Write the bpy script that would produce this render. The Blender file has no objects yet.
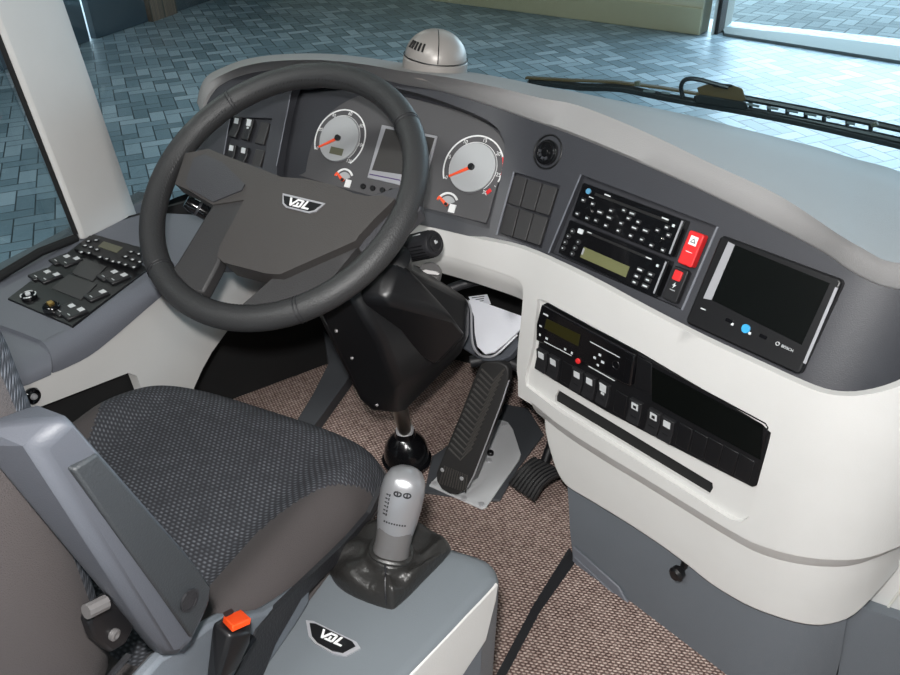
import bpy, math, random
import numpy as np
from mathutils import Vector, Matrix, geometry
random.seed(4)
SC = bpy.context.scene
COL = SC.collection
R = math.radians
V3 = lambda *a: np.array(a, float)

# ------------------------------------------------------------------ camera
CO = V3(0, 0, 1.15)
FOC = 800.0
def cam_axes(pitch=33.85, yaw=26.6, roll=-1.49):
    p, y, r = R(pitch), R(yaw), R(roll)
    fw = V3(-math.sin(y)*math.cos(p), math.cos(y)*math.cos(p), -math.sin(p))
    rt = V3(math.cos(y), math.sin(y), 0)
    up = np.cross(rt, fw)
    return math.cos(r)*rt+math.sin(r)*up, -math.sin(r)*rt+math.cos(r)*up, fw
CR, CU, CF = cam_axes()
cd = bpy.data.cameras.new('camera'); co = bpy.data.objects.new('camera', cd); COL.objects.link(co)
co.matrix_world = Matrix(((CR[0], CU[0], -CF[0], CO[0]), (CR[1], CU[1], -CF[1], CO[1]), (CR[2], CU[2], -CF[2], CO[2]), (0, 0, 0, 1)))
cd.sensor_fit = 'HORIZONTAL'; cd.sensor_width = 36; cd.lens = 36*FOC/900; cd.clip_start = .01; cd.clip_end = 200
SC.camera = co

# a photo direction meets a real surface
def ray(x, y): return CF+CR*(x-450)/FOC-CU*(y-337.5)/FOC
def PP(x, y, p, n):
    r = ray(x, y); n = np.asarray(n, float)
    return CO+r*(((np.asarray(p)-CO)@n)/(r@n))
def PZ(x, y, z): return PP(x, y, (0, 0, z), (0, 0, 1))
def PX(x, y, v): return PP(x, y, (v, 0, 0), (1, 0, 0))
def PY(x, y, v): return PP(x, y, (0, v, 0), (0, 1, 0))
def PD(x, y, d): return CO+ray(x, y)*d

# ------------------------------------------------------------------ materials
def lin(c): return tuple(((v/255)/12.92 if v/255 <= .04045 else ((v/255+.055)/1.055)**2.4) for v in c)
MATS = {}
def mat(name, c, rough=.6, metal=0, bump=0, bscale=300, spec=.5, mottle=0, coat=0):
    m = bpy.data.materials.new(name); m.use_nodes = True; nt = m.node_tree; b = nt.nodes['Principled BSDF']
    c = lin(c)
    b.inputs['Base Color'].default_value = (*c, 1); b.inputs['Roughness'].default_value = rough; b.inputs['Metallic'].default_value = metal
    b.inputs['Specular IOR Level'].default_value = spec; b.inputs['Coat Weight'].default_value = coat
    tc = nt.nodes.new('ShaderNodeTexCoord')
    if bump:
        n = nt.nodes.new('ShaderNodeTexNoise'); n.inputs['Scale'].default_value = bscale; n.inputs['Detail'].default_value = 3
        nt.links.new(tc.outputs['Object'], n.inputs['Vector'])
        bp = nt.nodes.new('ShaderNodeBump'); bp.inputs['Strength'].default_value = bump; bp.inputs['Distance'].default_value = .002
        nt.links.new(n.outputs['Fac'], bp.inputs['Height']); nt.links.new(bp.outputs[0], b.inputs['Normal'])
    # faint wear / dust mottling
    n2 = nt.nodes.new('ShaderNodeTexNoise'); n2.inputs['Scale'].default_value = 14; n2.inputs['Detail'].default_value = 5
    nt.links.new(tc.outputs['Object'], n2.inputs['Vector'])
    mx = nt.nodes.new('ShaderNodeMix'); mx.data_type = 'RGBA'; k = 1-(mottle or .04)
    mx.inputs['A'].default_value = (*[v*k for v in c], 1); mx.inputs['B'].default_value = (*[min(1, v*(2-k)) for v in c], 1)
    nt.links.new(n2.outputs['Fac'], mx.inputs['Factor']); nt.links.new(mx.outputs['Result'], b.inputs['Base Color'])
    MATS[name] = m
    return m
mat('cream', (206, 205, 203), .55, bump=.12, bscale=500)
mat('cream_edge', (200, 199, 192), .5)
mat('dash_top', (151, 150, 150), .62, bump=.25, bscale=700)
mat('dash_dark', (57, 58, 63), .5, bump=.2, bscale=700)
mat('dash_hood', (48, 49, 54), .55, bump=.2, bscale=700)
mat('cluster_grey', (80, 79, 81), .55, bump=.1, bscale=500)
mat('skirt_grey', (104, 110, 117), .6, bump=.2, bscale=600)
mat('console_grey', (104, 107, 115), .5, bump=.2, bscale=700)
mat('gear_grey', (108, 114, 119), .42, bump=.15, bscale=700)
mat('dome_grey', (152, 147, 143), .38, metal=.15)
mat('gunmetal', (110, 108, 108), .4, metal=.3)
mat('black', (20, 20, 22), .38)
mat('black_matt', (17, 17, 18), .8)
mat('black_gloss', (16, 16, 18), .16, coat=.3)
mat('black_soft', (35, 35, 38), .5, bump=.3, bscale=300)
mat('rubber', (40, 39, 39), .6)
mat('rubber_rib', (66, 64, 62), .5)
mat('wheel_leather', (47, 47, 48), .5, bump=.35, bscale=450)
mat('wheel_plastic', (62, 59, 58), .55, bump=.3, bscale=600)
mat('wheel_lower', (50, 49, 50), .55, bump=.3, bscale=600)
mat('wheel_grey', (60, 60, 64), .5, bump=.3, bscale=600)
mat('boot_leather', (40, 39, 38), .36, bump=.5, bscale=160)
mat('blank', (52, 51, 52), .5)
mat('button', (34, 34, 36), .4)
mat('white', (235, 235, 235), .5)
mat('mark', (205, 208, 210), .5)
mat('gauge_face', (172, 174, 176), .5)
mat('orange', (255, 90, 50), .5)
mat('red', (222, 46, 48), .4)
mat('buckle_orange', (245, 78, 25), .4)
mat('lcd_olive', (104, 105, 72), .35)
mat('lcd_dark', (42, 40, 16), .3)
mat('lcd_side', (98, 98, 80), .4)
mat('screen', (10, 12, 11), .22)
mat('screen_grey', (62, 60, 59), .4)
mat('bezel_silver', (175, 175, 180), .35, metal=.3)
mat('silver', (160, 160, 163), .33, metal=.55)
mat('plate_silver', (205, 206, 208), .5, metal=.1, bump=.1, bscale=200)
mat('chrome', (205, 205, 208), .3, metal=.45)
mat('steel', (150, 145, 135), .3, metal=1)
mat('brass', (170, 140, 80), .35, metal=.8)
mat('wiper_black', (24, 23, 22), .4)
mat('wiper_brown', (92, 72, 40), .5)
mat('seat_side', (72, 67, 67), .9, bump=.5, bscale=900)
mat('armrest', (74, 77, 84), .55, bump=.15, bscale=700)
mat('armrest_panel', (46, 49, 52), .6, bump=.3, bscale=500)
mat('blue_led', (62, 160, 212), .3)
mat('blue_dot', (90, 150, 185), .3)
mat('duct_grey', (66, 68, 72), .6)
mat('papers', (222, 223, 230), .8, bump=.2, bscale=300)
mat('purple', (80, 60, 110), .5)
mat('kerb', (122, 128, 128), .8, bump=.4, bscale=30)
mat('hall_cream', (228, 218, 190), .8, bump=.2, bscale=20)
mat('hall_cream_dark', (208, 198, 164), .8)
mat('hall_dark', (40, 56, 66), .7)
mat('hall_grey', (120, 122, 118), .8)
mat('felt', (70, 73, 80), .8)
mat('wood_knob', (200, 175, 95), .4)

def nodes(name):
    m = bpy.data.materials.new(name); m.use_nodes = True; MATS[name] = m
    return m.node_tree, m.node_tree.nodes['Principled BSDF']
def mathn(nt, op, a, b=None, c=None):
    n = nt.nodes.new('ShaderNodeMath'); n.operation = op
    for i, v in enumerate((a, b, c)):
        if v is None: continue
        if hasattr(v, 'links'): nt.links.new(v, n.inputs[i])
        else: n.inputs[i].default_value = v
    return n.outputs[0]
def ramp(nt, fac, stops):
    n = nt.nodes.new('ShaderNodeValToRGB'); e = n.color_ramp.elements
    while len(e) < len(stops): e.new(.5)
    for i, (p, c) in enumerate(stops): e[i].position = p; e[i].color = (*lin(c), 1)
    nt.links.new(fac, n.inputs[0]); return n.outputs[0]

# carpet: ribbed woven weave
nt, b = nodes('carpet')
tc = nt.nodes.new('ShaderNodeTexCoord'); mp = nt.nodes.new('ShaderNodeMapping'); mp.inputs['Rotation'].default_value = (0, 0, R(-12))
nt.links.new(tc.outputs['Object'], mp.inputs[0]); sp = nt.nodes.new('ShaderNodeSeparateXYZ'); nt.links.new(mp.outputs[0], sp.inputs[0])
P_ = 0.0085
row = mathn(nt, 'FLOOR', mathn(nt, 'DIVIDE', sp.outputs[1], P_*.62))
fx = mathn(nt, 'FRACT', mathn(nt, 'ADD', mathn(nt, 'DIVIDE', sp.outputs[0], P_), mathn(nt, 'MULTIPLY', row, .5)))
fy = mathn(nt, 'FRACT', mathn(nt, 'DIVIDE', sp.outputs[1], P_*.62))
hx = mathn(nt, 'SINE', mathn(nt, 'MULTIPLY', fx, math.pi)); hy = mathn(nt, 'SINE', mathn(nt, 'MULTIPLY', fy, math.pi))
h = mathn(nt, 'MULTIPLY', hx, hy)
nz = nt.nodes.new('ShaderNodeTexNoise'); nz.inputs['Scale'].default_value = 130; nz.inputs['Detail'].default_value = 4; nt.links.new(tc.outputs['Object'], nz.inputs[0])
hh = mathn(nt, 'ADD', h, mathn(nt, 'MULTIPLY', mathn(nt, 'SUBTRACT', nz.outputs['Fac'], .5), 1.1))
nt.links.new(ramp(nt, hh, [(.0, (100, 82, 77)), (.5, (166, 142, 134)), (1.0, (212, 194, 184))]), b.inputs['Base Color'])
b.inputs['Roughness'].default_value = .95; b.inputs['Specular IOR Level'].default_value = .1
bp = nt.nodes.new('ShaderNodeBump'); bp.inputs['Distance'].default_value = .003; bp.inputs['Strength'].default_value = .8
nt.links.new(h, bp.inputs['Height']); nt.links.new(bp.outputs[0], b.inputs['Normal'])

# seat cloth: dark weave with small light dots
nt, b = nodes('seat_weave')
tc = nt.nodes.new('ShaderNodeTexCoord'); mp = nt.nodes.new('ShaderNodeMapping'); mp.inputs['Rotation'].default_value = (0, 0, R(8))
nt.links.new(tc.outputs['Object'], mp.inputs[0]); sp = nt.nodes.new('ShaderNodeSeparateXYZ'); nt.links.new(mp.outputs[0], sp.inputs[0])
yy = mathn(nt, 'ADD', sp.outputs[1], mathn(nt, 'MULTIPLY', sp.outputs[2], -1.0))
row = mathn(nt, 'FLOOR', mathn(nt, 'DIVIDE', yy, .0050))
fx = mathn(nt, 'FRACT', mathn(nt, 'ADD', mathn(nt, 'DIVIDE', sp.outputs[0], .0078), mathn(nt, 'MULTIPLY', row, .5)))
fy = mathn(nt, 'FRACT', mathn(nt, 'DIVIDE', yy, .0050))
h = mathn(nt, 'MULTIPLY', mathn(nt, 'SINE', mathn(nt, 'MULTIPLY', fx, math.pi)), mathn(nt, 'SINE', mathn(nt, 'MULTIPLY', fy, math.pi)))
nz = nt.nodes.new('ShaderNodeTexNoise'); nz.inputs['Scale'].default_value = 60; nz.inputs['Detail'].default_value = 4; nt.links.new(tc.outputs['Object'], nz.inputs[0])
hh = mathn(nt, 'MULTIPLY', h, mathn(nt, 'ADD', nz.outputs['Fac'], .45))
nt.links.new(ramp(nt, hh, [(.2, (58, 59, 63)), (.65, (76, 78, 83)), (1.0, (108, 110, 116))]), b.inputs['Base Color'])
b.inputs['Roughness'].default_value = .95; b.inputs['Specular IOR Level'].default_value = .1
bp = nt.nodes.new('ShaderNodeBump'); bp.inputs['Distance'].default_value = .0015; bp.inputs['Strength'].default_value = .6
nt.links.new(h, bp.inputs['Height']); nt.links.new(bp.outputs[0], b.inputs['Normal'])

# herringbone pavers (2:1 bricks)
def pavers(name, w, rot, cols, joint, jw=.06):
    nt, b = nodes(name)
    tc = nt.nodes.new('ShaderNodeTexCoord'); mp = nt.nodes.new('ShaderNodeMapping'); mp.inputs['Rotation'].default_value = (0, 0, R(rot)); mp.inputs['Scale'].default_value = (1/w,)*3
    nt.links.new(tc.outputs['Object'], mp.inputs[0]); sp = nt.nodes.new('ShaderNodeSeparateXYZ'); nt.links.new(mp.outputs[0], sp.inputs[0])
    X, Y = sp.outputs[0], sp.outputs[1]
    i, j = mathn(nt, 'FLOOR', X), mathn(nt, 'FLOOR', Y)
    fx, fy = mathn(nt, 'FRACT', X), mathn(nt, 'FRACT', Y)
    d = mathn(nt, 'SUBTRACT', i, j)
    k = mathn(nt, 'SUBTRACT', d, mathn(nt, 'MULTIPLY', mathn(nt, 'FLOOR', mathn(nt, 'DIVIDE', d, 4)), 4))
    is_ = [mathn(nt, 'COMPARE', k, float(q), .1) for q in range(4)]
    # 0 left half, 1 right half of a lying brick, 2 upper half, 3 lower half of a standing one
    l, r_ = mathn(nt, 'ADD', fx, is_[1]), mathn(nt, 'ADD', mathn(nt, 'SUBTRACT', 1, fx), is_[0])
    bo, t = mathn(nt, 'ADD', fy, is_[2]), mathn(nt, 'ADD', mathn(nt, 'SUBTRACT', 1, fy), is_[3])
    e = mathn(nt, 'MINIMUM', mathn(nt, 'MINIMUM', l, r_), mathn(nt, 'MINIMUM', bo, t))
    bi, bj = mathn(nt, 'SUBTRACT', i, is_[1]), mathn(nt, 'SUBTRACT', j, is_[2])
    cv = nt.nodes.new('ShaderNodeCombineXYZ'); nt.links.new(bi, cv.inputs[0]); nt.links.new(bj, cv.inputs[1])
    wn = nt.nodes.new('ShaderNodeTexWhiteNoise'); wn.noise_dimensions = '2D'; nt.links.new(cv.outputs[0], wn.inputs['Vector'])
    nz = nt.nodes.new('ShaderNodeTexNoise'); nz.inputs['Scale'].default_value = 1.1; nz.inputs['Detail'].default_value = 6; nt.links.new(tc.outputs['Object'], nz.inputs[0])
    v = mathn(nt, 'ADD', mathn(nt, 'MULTIPLY', wn.outputs['Value'], .6), mathn(nt, 'MULTIPLY', nz.outputs['Fac'], .4))
    c = ramp(nt, v, [(.1, cols[0]), (.5, cols[1]), (.9, cols[2])])
    jm = nt.nodes.new('ShaderNodeMapRange'); jm.inputs['From Min'].default_value = jw*.5; jm.inputs['From Max'].default_value = jw; nt.links.new(e, jm.inputs['Value'])
    mx = nt.nodes.new('ShaderNodeMix'); mx.data_type = 'RGBA'; mx.inputs['A'].default_value = (*lin(joint), 1)
    nt.links.new(jm.outputs[0], mx.inputs['Factor']); nt.links.new(c, mx.inputs['B']); nt.links.new(mx.outputs['Result'], b.inputs['Base Color'])
    b.inputs['Roughness'].default_value = .42; b.inputs['Specular IOR Level'].default_value = .6
    bp = nt.nodes.new('ShaderNodeBump'); bp.inputs['Distance'].default_value = .006; bp.inputs['Strength'].default_value = .5
    hgt = mathn(nt, 'ADD', jm.outputs[0], mathn(nt, 'MULTIPLY', wn.outputs['Value'], .3))
    nt.links.new(hgt, bp.inputs['Height']); nt.links.new(bp.outputs[0], b.inputs['Normal'])
pavers('pavers', .125, 42, [(98, 118, 129), (129, 150, 163), (174, 191, 204)], (54, 64, 70), .05)  # bluish cast of the daylight is mixed into the brick colours
pavers('pavers_out', .15, 12, [(82, 90, 93), (96, 104, 107), (112, 120, 123)], (62, 68, 70))

bo_ = MATS['pavers_out'].node_tree.nodes['Principled BSDF']; bo_.inputs['Roughness'].default_value = .9; bo_.inputs['Specular IOR Level'].default_value = .1
MATS['kerb'].node_tree.nodes['Principled BSDF'].inputs['Specular IOR Level'].default_value = .1
nt, b = nodes('pillar_brick')
tc = nt.nodes.new('ShaderNodeTexCoord'); bt = nt.nodes.new('ShaderNodeTexBrick'); bt.inputs['Scale'].default_value = 5
bt.inputs['Color1'].default_value = (*lin((120, 100, 86)), 1); bt.inputs['Color2'].default_value = (*lin((96, 84, 74)), 1); bt.inputs['Mortar'].default_value = (*lin((70, 66, 60)), 1)
nt.links.new(tc.outputs['Generated'], bt.inputs[0]); nt.links.new(bt.outputs[0], b.inputs['Base Color']); b.inputs['Roughness'].default_value = .9

m = bpy.data.materials.new('glass'); m.use_nodes = True; nt = m.node_tree; nt.nodes.clear(); MATS['glass'] = m
o_ = nt.nodes.new('ShaderNodeOutputMaterial'); tr = nt.nodes.new('ShaderNodeBsdfTransparent'); tr.inputs[0].default_value = (.86, .94, .96, 1)
gl = nt.nodes.new('ShaderNodeBsdfGlossy'); gl.inputs['Roughness'].default_value = .0; fr = nt.nodes.new('ShaderNodeFresnel'); fr.inputs[0].default_value = 1.5
ms = nt.nodes.new('ShaderNodeMixShader'); nt.links.new(mathn(nt, 'MULTIPLY', fr.outputs[0], .5), ms.inputs[0]); nt.links.new(tr.outputs[0], ms.inputs[1]); nt.links.new(gl.outputs[0], ms.inputs[2]); nt.links.new(ms.outputs[0], o_.inputs[0])

# ------------------------------------------------------------------ mesh building
ORG = {}
class MB:
    def __init__(s): s.v = []; s.f = []; s.m = []; s.q = []
    def each(s, name, mats, parent=None, **k):
        for v, f, m in s.q: b = MB(); b.add(v, f, m); o = b.build(name, mats, parent, **k)
        return o
    def add(s, vs, fs, mi=0):
        vs = list(vs); fs = list(fs); s.q.append((vs, fs, mi)); o = len(s.v); s.v += [tuple(map(float, v)) for v in vs]; s.f += [tuple(o+i for i in f) for f in fs]; s.m += [mi]*len(fs); return s
    def prism(s, a, b, mi=0):
        n = len(a)
        return s.add(list(a)+list(b), [tuple(range(n))[::-1], tuple(range(n, 2*n))]+[(i, (i+1) % n, n+(i+1) % n, n+i) for i in range(n)], mi)
    def loft(s, rings, mi=0, closed=True, caps=True):
        n = len(rings[0]); vs = [p for r in rings for p in r]; fs = []
        for k in range(len(rings)-1):
            for i in range(n if closed else n-1):
                j = (i+1) % n; fs.append((k*n+i, k*n+j, (k+1)*n+j, (k+1)*n+i))
        if caps and closed: fs += [tuple(range(n))[::-1], tuple(range((len(rings)-1)*n, len(rings)*n))]
        return s.add(vs, fs, mi)
    def box(s, c, U, W, N, u, w, n, mi=0):
        c, U, W, N = map(np.asarray, (c, U, W, N))
        a = [c+U*x*u+W*y*w for x, y in ((-.5, -.5), (.5, -.5), (.5, .5), (-.5, .5))]
        return s.prism([p-N*n/2 for p in a], [p+N*n/2 for p in a], mi)
    def tube(s, pts, r, mi=0, seg=12, closed=False):
        pts = [np.asarray(p, float) for p in pts]; n = len(pts); rs = r if hasattr(r, '__len__') else [r]*n
        T = []
        for i in range(n):
            a = pts[(i-1) % n] if (closed or i > 0) else pts[i]; b_ = pts[(i+1) % n] if (closed or i < n-1) else pts[i]
            t = b_-a; T.append(t/np.linalg.norm(t))
        x = np.cross(T[0], V3(0, 0, 1)); x = x if np.linalg.norm(x) > .1 else np.cross(T[0], V3(1, 0, 0)); x /= np.linalg.norm(x); rings = []
        for i in range(n):
            x = x-T[i]*(x@T[i]); x /= np.linalg.norm(x); y = np.cross(T[i], x)
            rings.append([pts[i]+rs[i]*(math.cos(a)*x+math.sin(a)*y) for a in np.linspace(0, 2*math.pi, seg, endpoint=False)])
        if closed: rings.append(rings[0])
        return s.loft(rings, mi, True, not closed)
    def lathe(s, c, ax, prof, mi=0, seg=28):
        c = np.asarray(c, float); ax = np.asarray(ax, float); ax = ax/np.linalg.norm(ax)
        x = np.cross(ax, V3(0, 0, 1)); x = x if np.linalg.norm(x) > .05 else np.cross(ax, V3(0, 1, 0)); x /= np.linalg.norm(x); y = np.cross(ax, x)
        return s.loft([[c+ax*h+r*(math.cos(a)*x+math.sin(a)*y) for a in np.linspace(0, 2*math.pi, seg, endpoint=False)] for r, h in prof], mi)
    def build(s, name, mats, parent=None, loc=None, bevel=0, bseg=2, ang=32, sub=0):
        if isinstance(mats, str): mats = [mats]
        if parent is not None: loc = ORG[parent.name]
        if loc is None: loc = np.mean(np.array(s.v), 0)
        loc = np.asarray(loc, float)
        me = bpy.data.meshes.new(name); me.from_pydata([tuple(np.array(v)-loc) for v in s.v], [], s.f)
        for q in mats: me.materials.append(MATS[q])
        me.polygons.foreach_set('material_index', s.m)
        import bmesh
        bm = bmesh.new(); bm.from_mesh(me); bmesh.ops.remove_doubles(bm, verts=bm.verts, dist=1e-6); bmesh.ops.recalc_face_normals(bm, faces=bm.faces); bm.to_mesh(me); bm.free()
        me.shade_smooth(); me.set_sharp_from_angle(angle=R(ang))
        o = bpy.data.objects.new(name, me); COL.objects.link(o)
        if parent is not None: o.parent = parent
        else: o.location = loc
        ORG[o.name] = loc
        if sub:
            sm = o.modifiers.new('s', 'SUBSURF'); sm.levels = sub; sm.render_levels = sub
        if bevel:
            bv = o.modifiers.new('b', 'BEVEL'); bv.width = bevel; bv.segments = bseg; bv.limit_method = 'ANGLE'; bv.angle_limit = R(40); bv.harden_normals = False
        return o

def tag(o, label=None, cat=None, group=None, kind=None):
    if label: o['label'] = label
    if cat: o['category'] = cat
    if group: o['group'] = group
    if kind: o['kind'] = kind
    return o
def thing(name, label, cat, loc, group=None):
    o = bpy.data.objects.new(name, None); COL.objects.link(o); o.location = tuple(map(float, loc)); o.empty_display_size = .05
    ORG[o.name] = np.asarray(loc, float)
    return tag(o, label, cat, group)
def struct(o): o['kind'] = 'structure'; return o

class Frame:
    """a flat face: O origin, U right, D down, N outward"""
    def __init__(s, O, U, D):
        s.O = np.asarray(O, float); s.U = np.asarray(U, float); s.U = s.U/np.linalg.norm(s.U)
        D = np.asarray(D, float); D = D-s.U*(D@s.U); s.D = D/np.linalg.norm(D); s.N = np.cross(s.D, s.U)
        if s.N@(CO-s.O) < 0: s.N = -s.N
    def p(s, u, v, n=0): return s.O+s.U*u+s.D*v+s.N*n
    def hit(s, x, y, n=0): return PP(x, y, s.O+s.N*n, s.N)
    def uv(s, x, y, n=0):
        q = s.hit(x, y, n)-s.O; return float(q@s.U), float(q@s.D)
    def at(s, u, v, n=0): return Frame(s.p(u, v, n), s.U, s.D)
def plane(O, yaw, tilt):
    b, t = R(yaw), R(tilt); U = V3(math.cos(b), -math.sin(b), 0); nh = V3(-math.sin(b), -math.cos(b), 0)
    return Frame(O, U, -math.cos(t)*V3(0, 0, 1)+math.sin(t)*nh)

def rr(u0, v0, u1, v1, r=0, seg=4):
    if r <= 0: return [(u0, v0), (u1, v0), (u1, v1), (u0, v1)]
    o = []
    for cu, cv, a0 in ((u1-r, v0+r, -90), (u1-r, v1-r, 0), (u0+r, v1-r, 90), (u0+r, v0+r, 180)):
        for k in range(seg+1):
            a = R(a0+90*k/seg); o.append((cu+r*math.cos(a), cv+r*math.sin(a)))
    return o
def fprism(mb, F, pts, n0, n1, mi=0): return mb.prism([F.p(u, v, n0) for u, v in pts], [F.p(u, v, n1) for u, v in pts], mi)
def fbox(mb, F, u0, v0, u1, v1, n0, n1, mi=0, r=0): return fprism(mb, F, rr(u0, v0, u1, v1, r), n0, n1, mi)
def fdisc(mb, F, u, v, r, n0, n1, mi=0, seg=28, ru=None): return fprism(mb, F, [(u+r*math.cos(a), v+(ru or r)*math.sin(a)) for a in np.linspace(0, 2*math.pi, seg, endpoint=False)], n0, n1, mi)
def farc(mb, F, u, v, r0, r1, a0, a1, n0, n1, mi=0, seg=40):
    """ring sector; angles clockwise from 12 o'clock"""
    A = np.linspace(R(a0), R(a1), seg)
    P = lambda r, a, n: F.p(u+r*math.sin(a), v-r*math.cos(a), n)
    rings = [[P(r0, a, n0), P(r1, a, n0), P(r1, a, n1), P(r0, a, n1)] for a in A]
    return mb.loft(rings, mi)
def ftext(F, s, u, v, h, n, thick=.0004, shear=0):
    """lettering as mesh data in the plane of F, left-bottom at u,v"""
    cu = bpy.data.curves.new('t', 'FONT'); cu.body = s; cu.size = h*1.4; cu.shear = shear; cu.extrude = 0
    o = bpy.data.objects.new('t', cu); COL.objects.link(o); dg = bpy.context.evaluated_depsgraph_get(); me = o.evaluated_get(dg).to_mesh()
    vs = [F.p(u+q.co.x, v-q.co.y, n) for q in me.vertices]; fs = [tuple(p.vertices) for p in me.polygons]
    o.evaluated_get(dg).to_mesh_clear(); bpy.data.objects.remove(o); bpy.data.curves.remove(cu)
    return vs, fs
def addtext(mb, F, s, u, v, h, n, mi=0, shear=0):
    vs, fs = ftext(F, s, u, v, h, n, shear=shear); return mb.add(vs, fs, mi)

def pip(x, y, P):
    c = False; n = len(P); j = n-1
    for i in range(n):
        if (P[i][1] > y) != (P[j][1] > y) and x < (P[j][0]-P[i][0])*(y-P[i][1])/(P[j][1]-P[i][1])+P[i][0]: c = not c
        j = i
    return c
def dens(P, step, closed=True):
    o = []; n = len(P)
    for i in range(n if closed else n-1):
        a, b_ = np.array(P[i], float), np.array(P[(i+1) % n], float); k = max(1, int(np.linalg.norm(b_-a)/step))
        o += [tuple(a+(b_-a)*q/k) for q in range(k)]
    if not closed: o.append(tuple(P[-1]))
    return o
def catmull(P, k=6, closed=False):
    P = [np.array(p, float) for p in P]; n = len(P); o = []
    for i in range(n if closed else n-1):
        g = lambda q: P[q % n] if closed else P[min(max(q, 0), n-1)]
        a, b_, c, d = g(i-1), g(i), g(i+1), g(i+2)
        for q in range(k):
            t = q/k; o.append(.5*((2*b_)+(c-a)*t+(2*a-5*b_+4*c-d)*t*t+(3*b_-a-3*c+d)*t**3))
    if not closed: o.append(P[-1])
    return o
def patch(mb, outer, holes, hit, step=12, thick=.004, mi=0, back=None):
    """a sheet of real thickness over a surface, cut to an outline with openings"""
    loops = [dens(l, step) for l in [outer]+list(holes)]
    vs = []; ed = []
    for l in loops:
        o = len(vs); vs += [Vector((float(p[0]), float(p[1]))) for p in l]; ed += [(o+i, o+(i+1) % len(l)) for i in range(len(l))]
    xs = [p[0] for p in outer]; ys = [p[1] for p in outer]
    allb = np.array([tuple(v) for v in vs])
    y = min(ys)+step*.6
    while y < max(ys):
        x = min(xs)+step*.5
        while x < max(xs):
            if pip(x, y, outer) and not any(pip(x, y, h_) for h_ in holes) and np.min(np.hypot(allb[:, 0]-x, allb[:, 1]-y)) > step*.55: vs.append(Vector((x, y)))
            x += step
        y += step
    r = geometry.delaunay_2d_cdt(vs, ed, [], 0, 1e-6)
    V, F_ = r[0], r[2]
    keep = []
    for f in F_:
        c = sum((V[i] for i in f), Vector((0, 0)))/len(f)
        if pip(c.x, c.y, outer) and not any(pip(c.x, c.y, h_) for h_ in holes): keep.append(tuple(f))
    P3 = [np.asarray(hit(v.x, v.y), float) for v in V]
    nrm = [V3(0, 0, 0) for _ in V]; fs = []
    for f in keep:
        a, b_, c = (P3[i] for i in f[:3]); n = np.cross(b_-a, c-a)
        if n@(CO-a) < 0: n = -n; f = f[::-1]
        fs.append(f)
        for i in f: nrm[i] = nrm[i]+n
    nv = len(P3); bk = []
    for p, n in zip(P3, nrm):
        l = np.linalg.norm(n); d = n/l if l > 0 else V3(0, 0, 1)
        bk.append(p-(d if back is None else -np.asarray(back))*thick)
    cnt = {}
    for f in fs:
        for i in range(len(f)): e = (f[i], f[(i+1) % len(f)]); cnt[e] = 1
    side = [(b_, a, nv+a, nv+b_) for (a, b_) in cnt if (b_, a) not in cnt]
    mb.add(P3+bk, fs+[tuple(nv+i for i in f[::-1]) for f in fs]+side, mi)
    return mb

def hull(mb, pts, mi=0):
    import bmesh
    bm = bmesh.new()
    for p in pts: bm.verts.new(tuple(map(float, p)))
    r = bmesh.ops.convex_hull(bm, input=bm.verts)
    bad = [v for v in bm.verts if not v.link_faces]
    for v in bad: bm.verts.remove(v)
    bmesh.ops.dissolve_limit(bm, angle_limit=R(4), verts=bm.verts, edges=bm.edges)
    bm.verts.index_update(); vs = [tuple(v.co) for v in bm.verts]; fs = [tuple(v.index for v in f.verts) for f in bm.faces]; bm.free()
    return mb.add(vs, fs, mi)
def K(ox, oy, s): return lambda x, y: (ox+x/s, oy+y/s)
def KL(k, pts): return [k(*p) for p in pts]

# ------------------------------------------------------------------ the faces of the dashboard
FRm = plane((-.317, 1.099, .67), 22.8, 25.1)          # centre section, turned towards the driver
FG = plane((-.512, 1.122, .654), 6, 37)               # in front of the driver
FL = plane(CO+(V3(-.3, .873, .58)-CO)*1.168, 22.8, 3.7) # lower centre section
class Bent:
    """plane that turns away round a vertical-ish cylinder beyond u = s0"""
    def __init__(s, F, s0, r): s.F, s.s0, s.r = F, s0, r
    def hit(s, x, y, n=0):
        F = s.F; q = F.hit(x, y, n)
        if (q-F.O)@F.U <= s.s0: return q
        d = ray(x, y); o = CO-F.O
        ou, on = o@F.U-s.s0, o@F.N+s.r; du, dn = d@F.U, d@F.N
        a = du*du+dn*dn; b = ou*du+on*dn; c = ou*ou+on*on-(s.r+n)**2; D = b*b-a*c
        t = (-b-math.sqrt(max(D, 0)))/a
        return CO+d*t
BR = Bent(FRm, .40, .13); BL = Bent(FL, .44, .14)
FC = plane(FG.hit(480, 238), 6, 2)
def sst(a, b, x): t = min(max((x-a)/(b-a), 0), 1); return t*t*(3-2*t)
def hitF(x, y, n=0):
    if x <= 460: return FG.hit(x, y, n)
    q = BR.hit(x, y, n)
    if x >= 540: return q
    w = sst(460, 540, x); return FG.hit(x, y, n)*(1-w)+q*w
def hitC(x, y, n=0):
    if x <= 470: return FC.hit(x, y, n)
    q = BL.hit(x, y, n)
    if x >= 540: return q
    w = sst(470, 540, x); return FC.hit(x, y, n)*(1-w)+q*w
k8, k2, k3, k5, k1r, k6, k7 = K(180, 60, 5), K(200, 0, 3), K(400, 0, 3), K(280, 80, 3.75), K(540, 160, 4.5), K(480, 120, 3.75), K(520, 290, 6.136)

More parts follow.
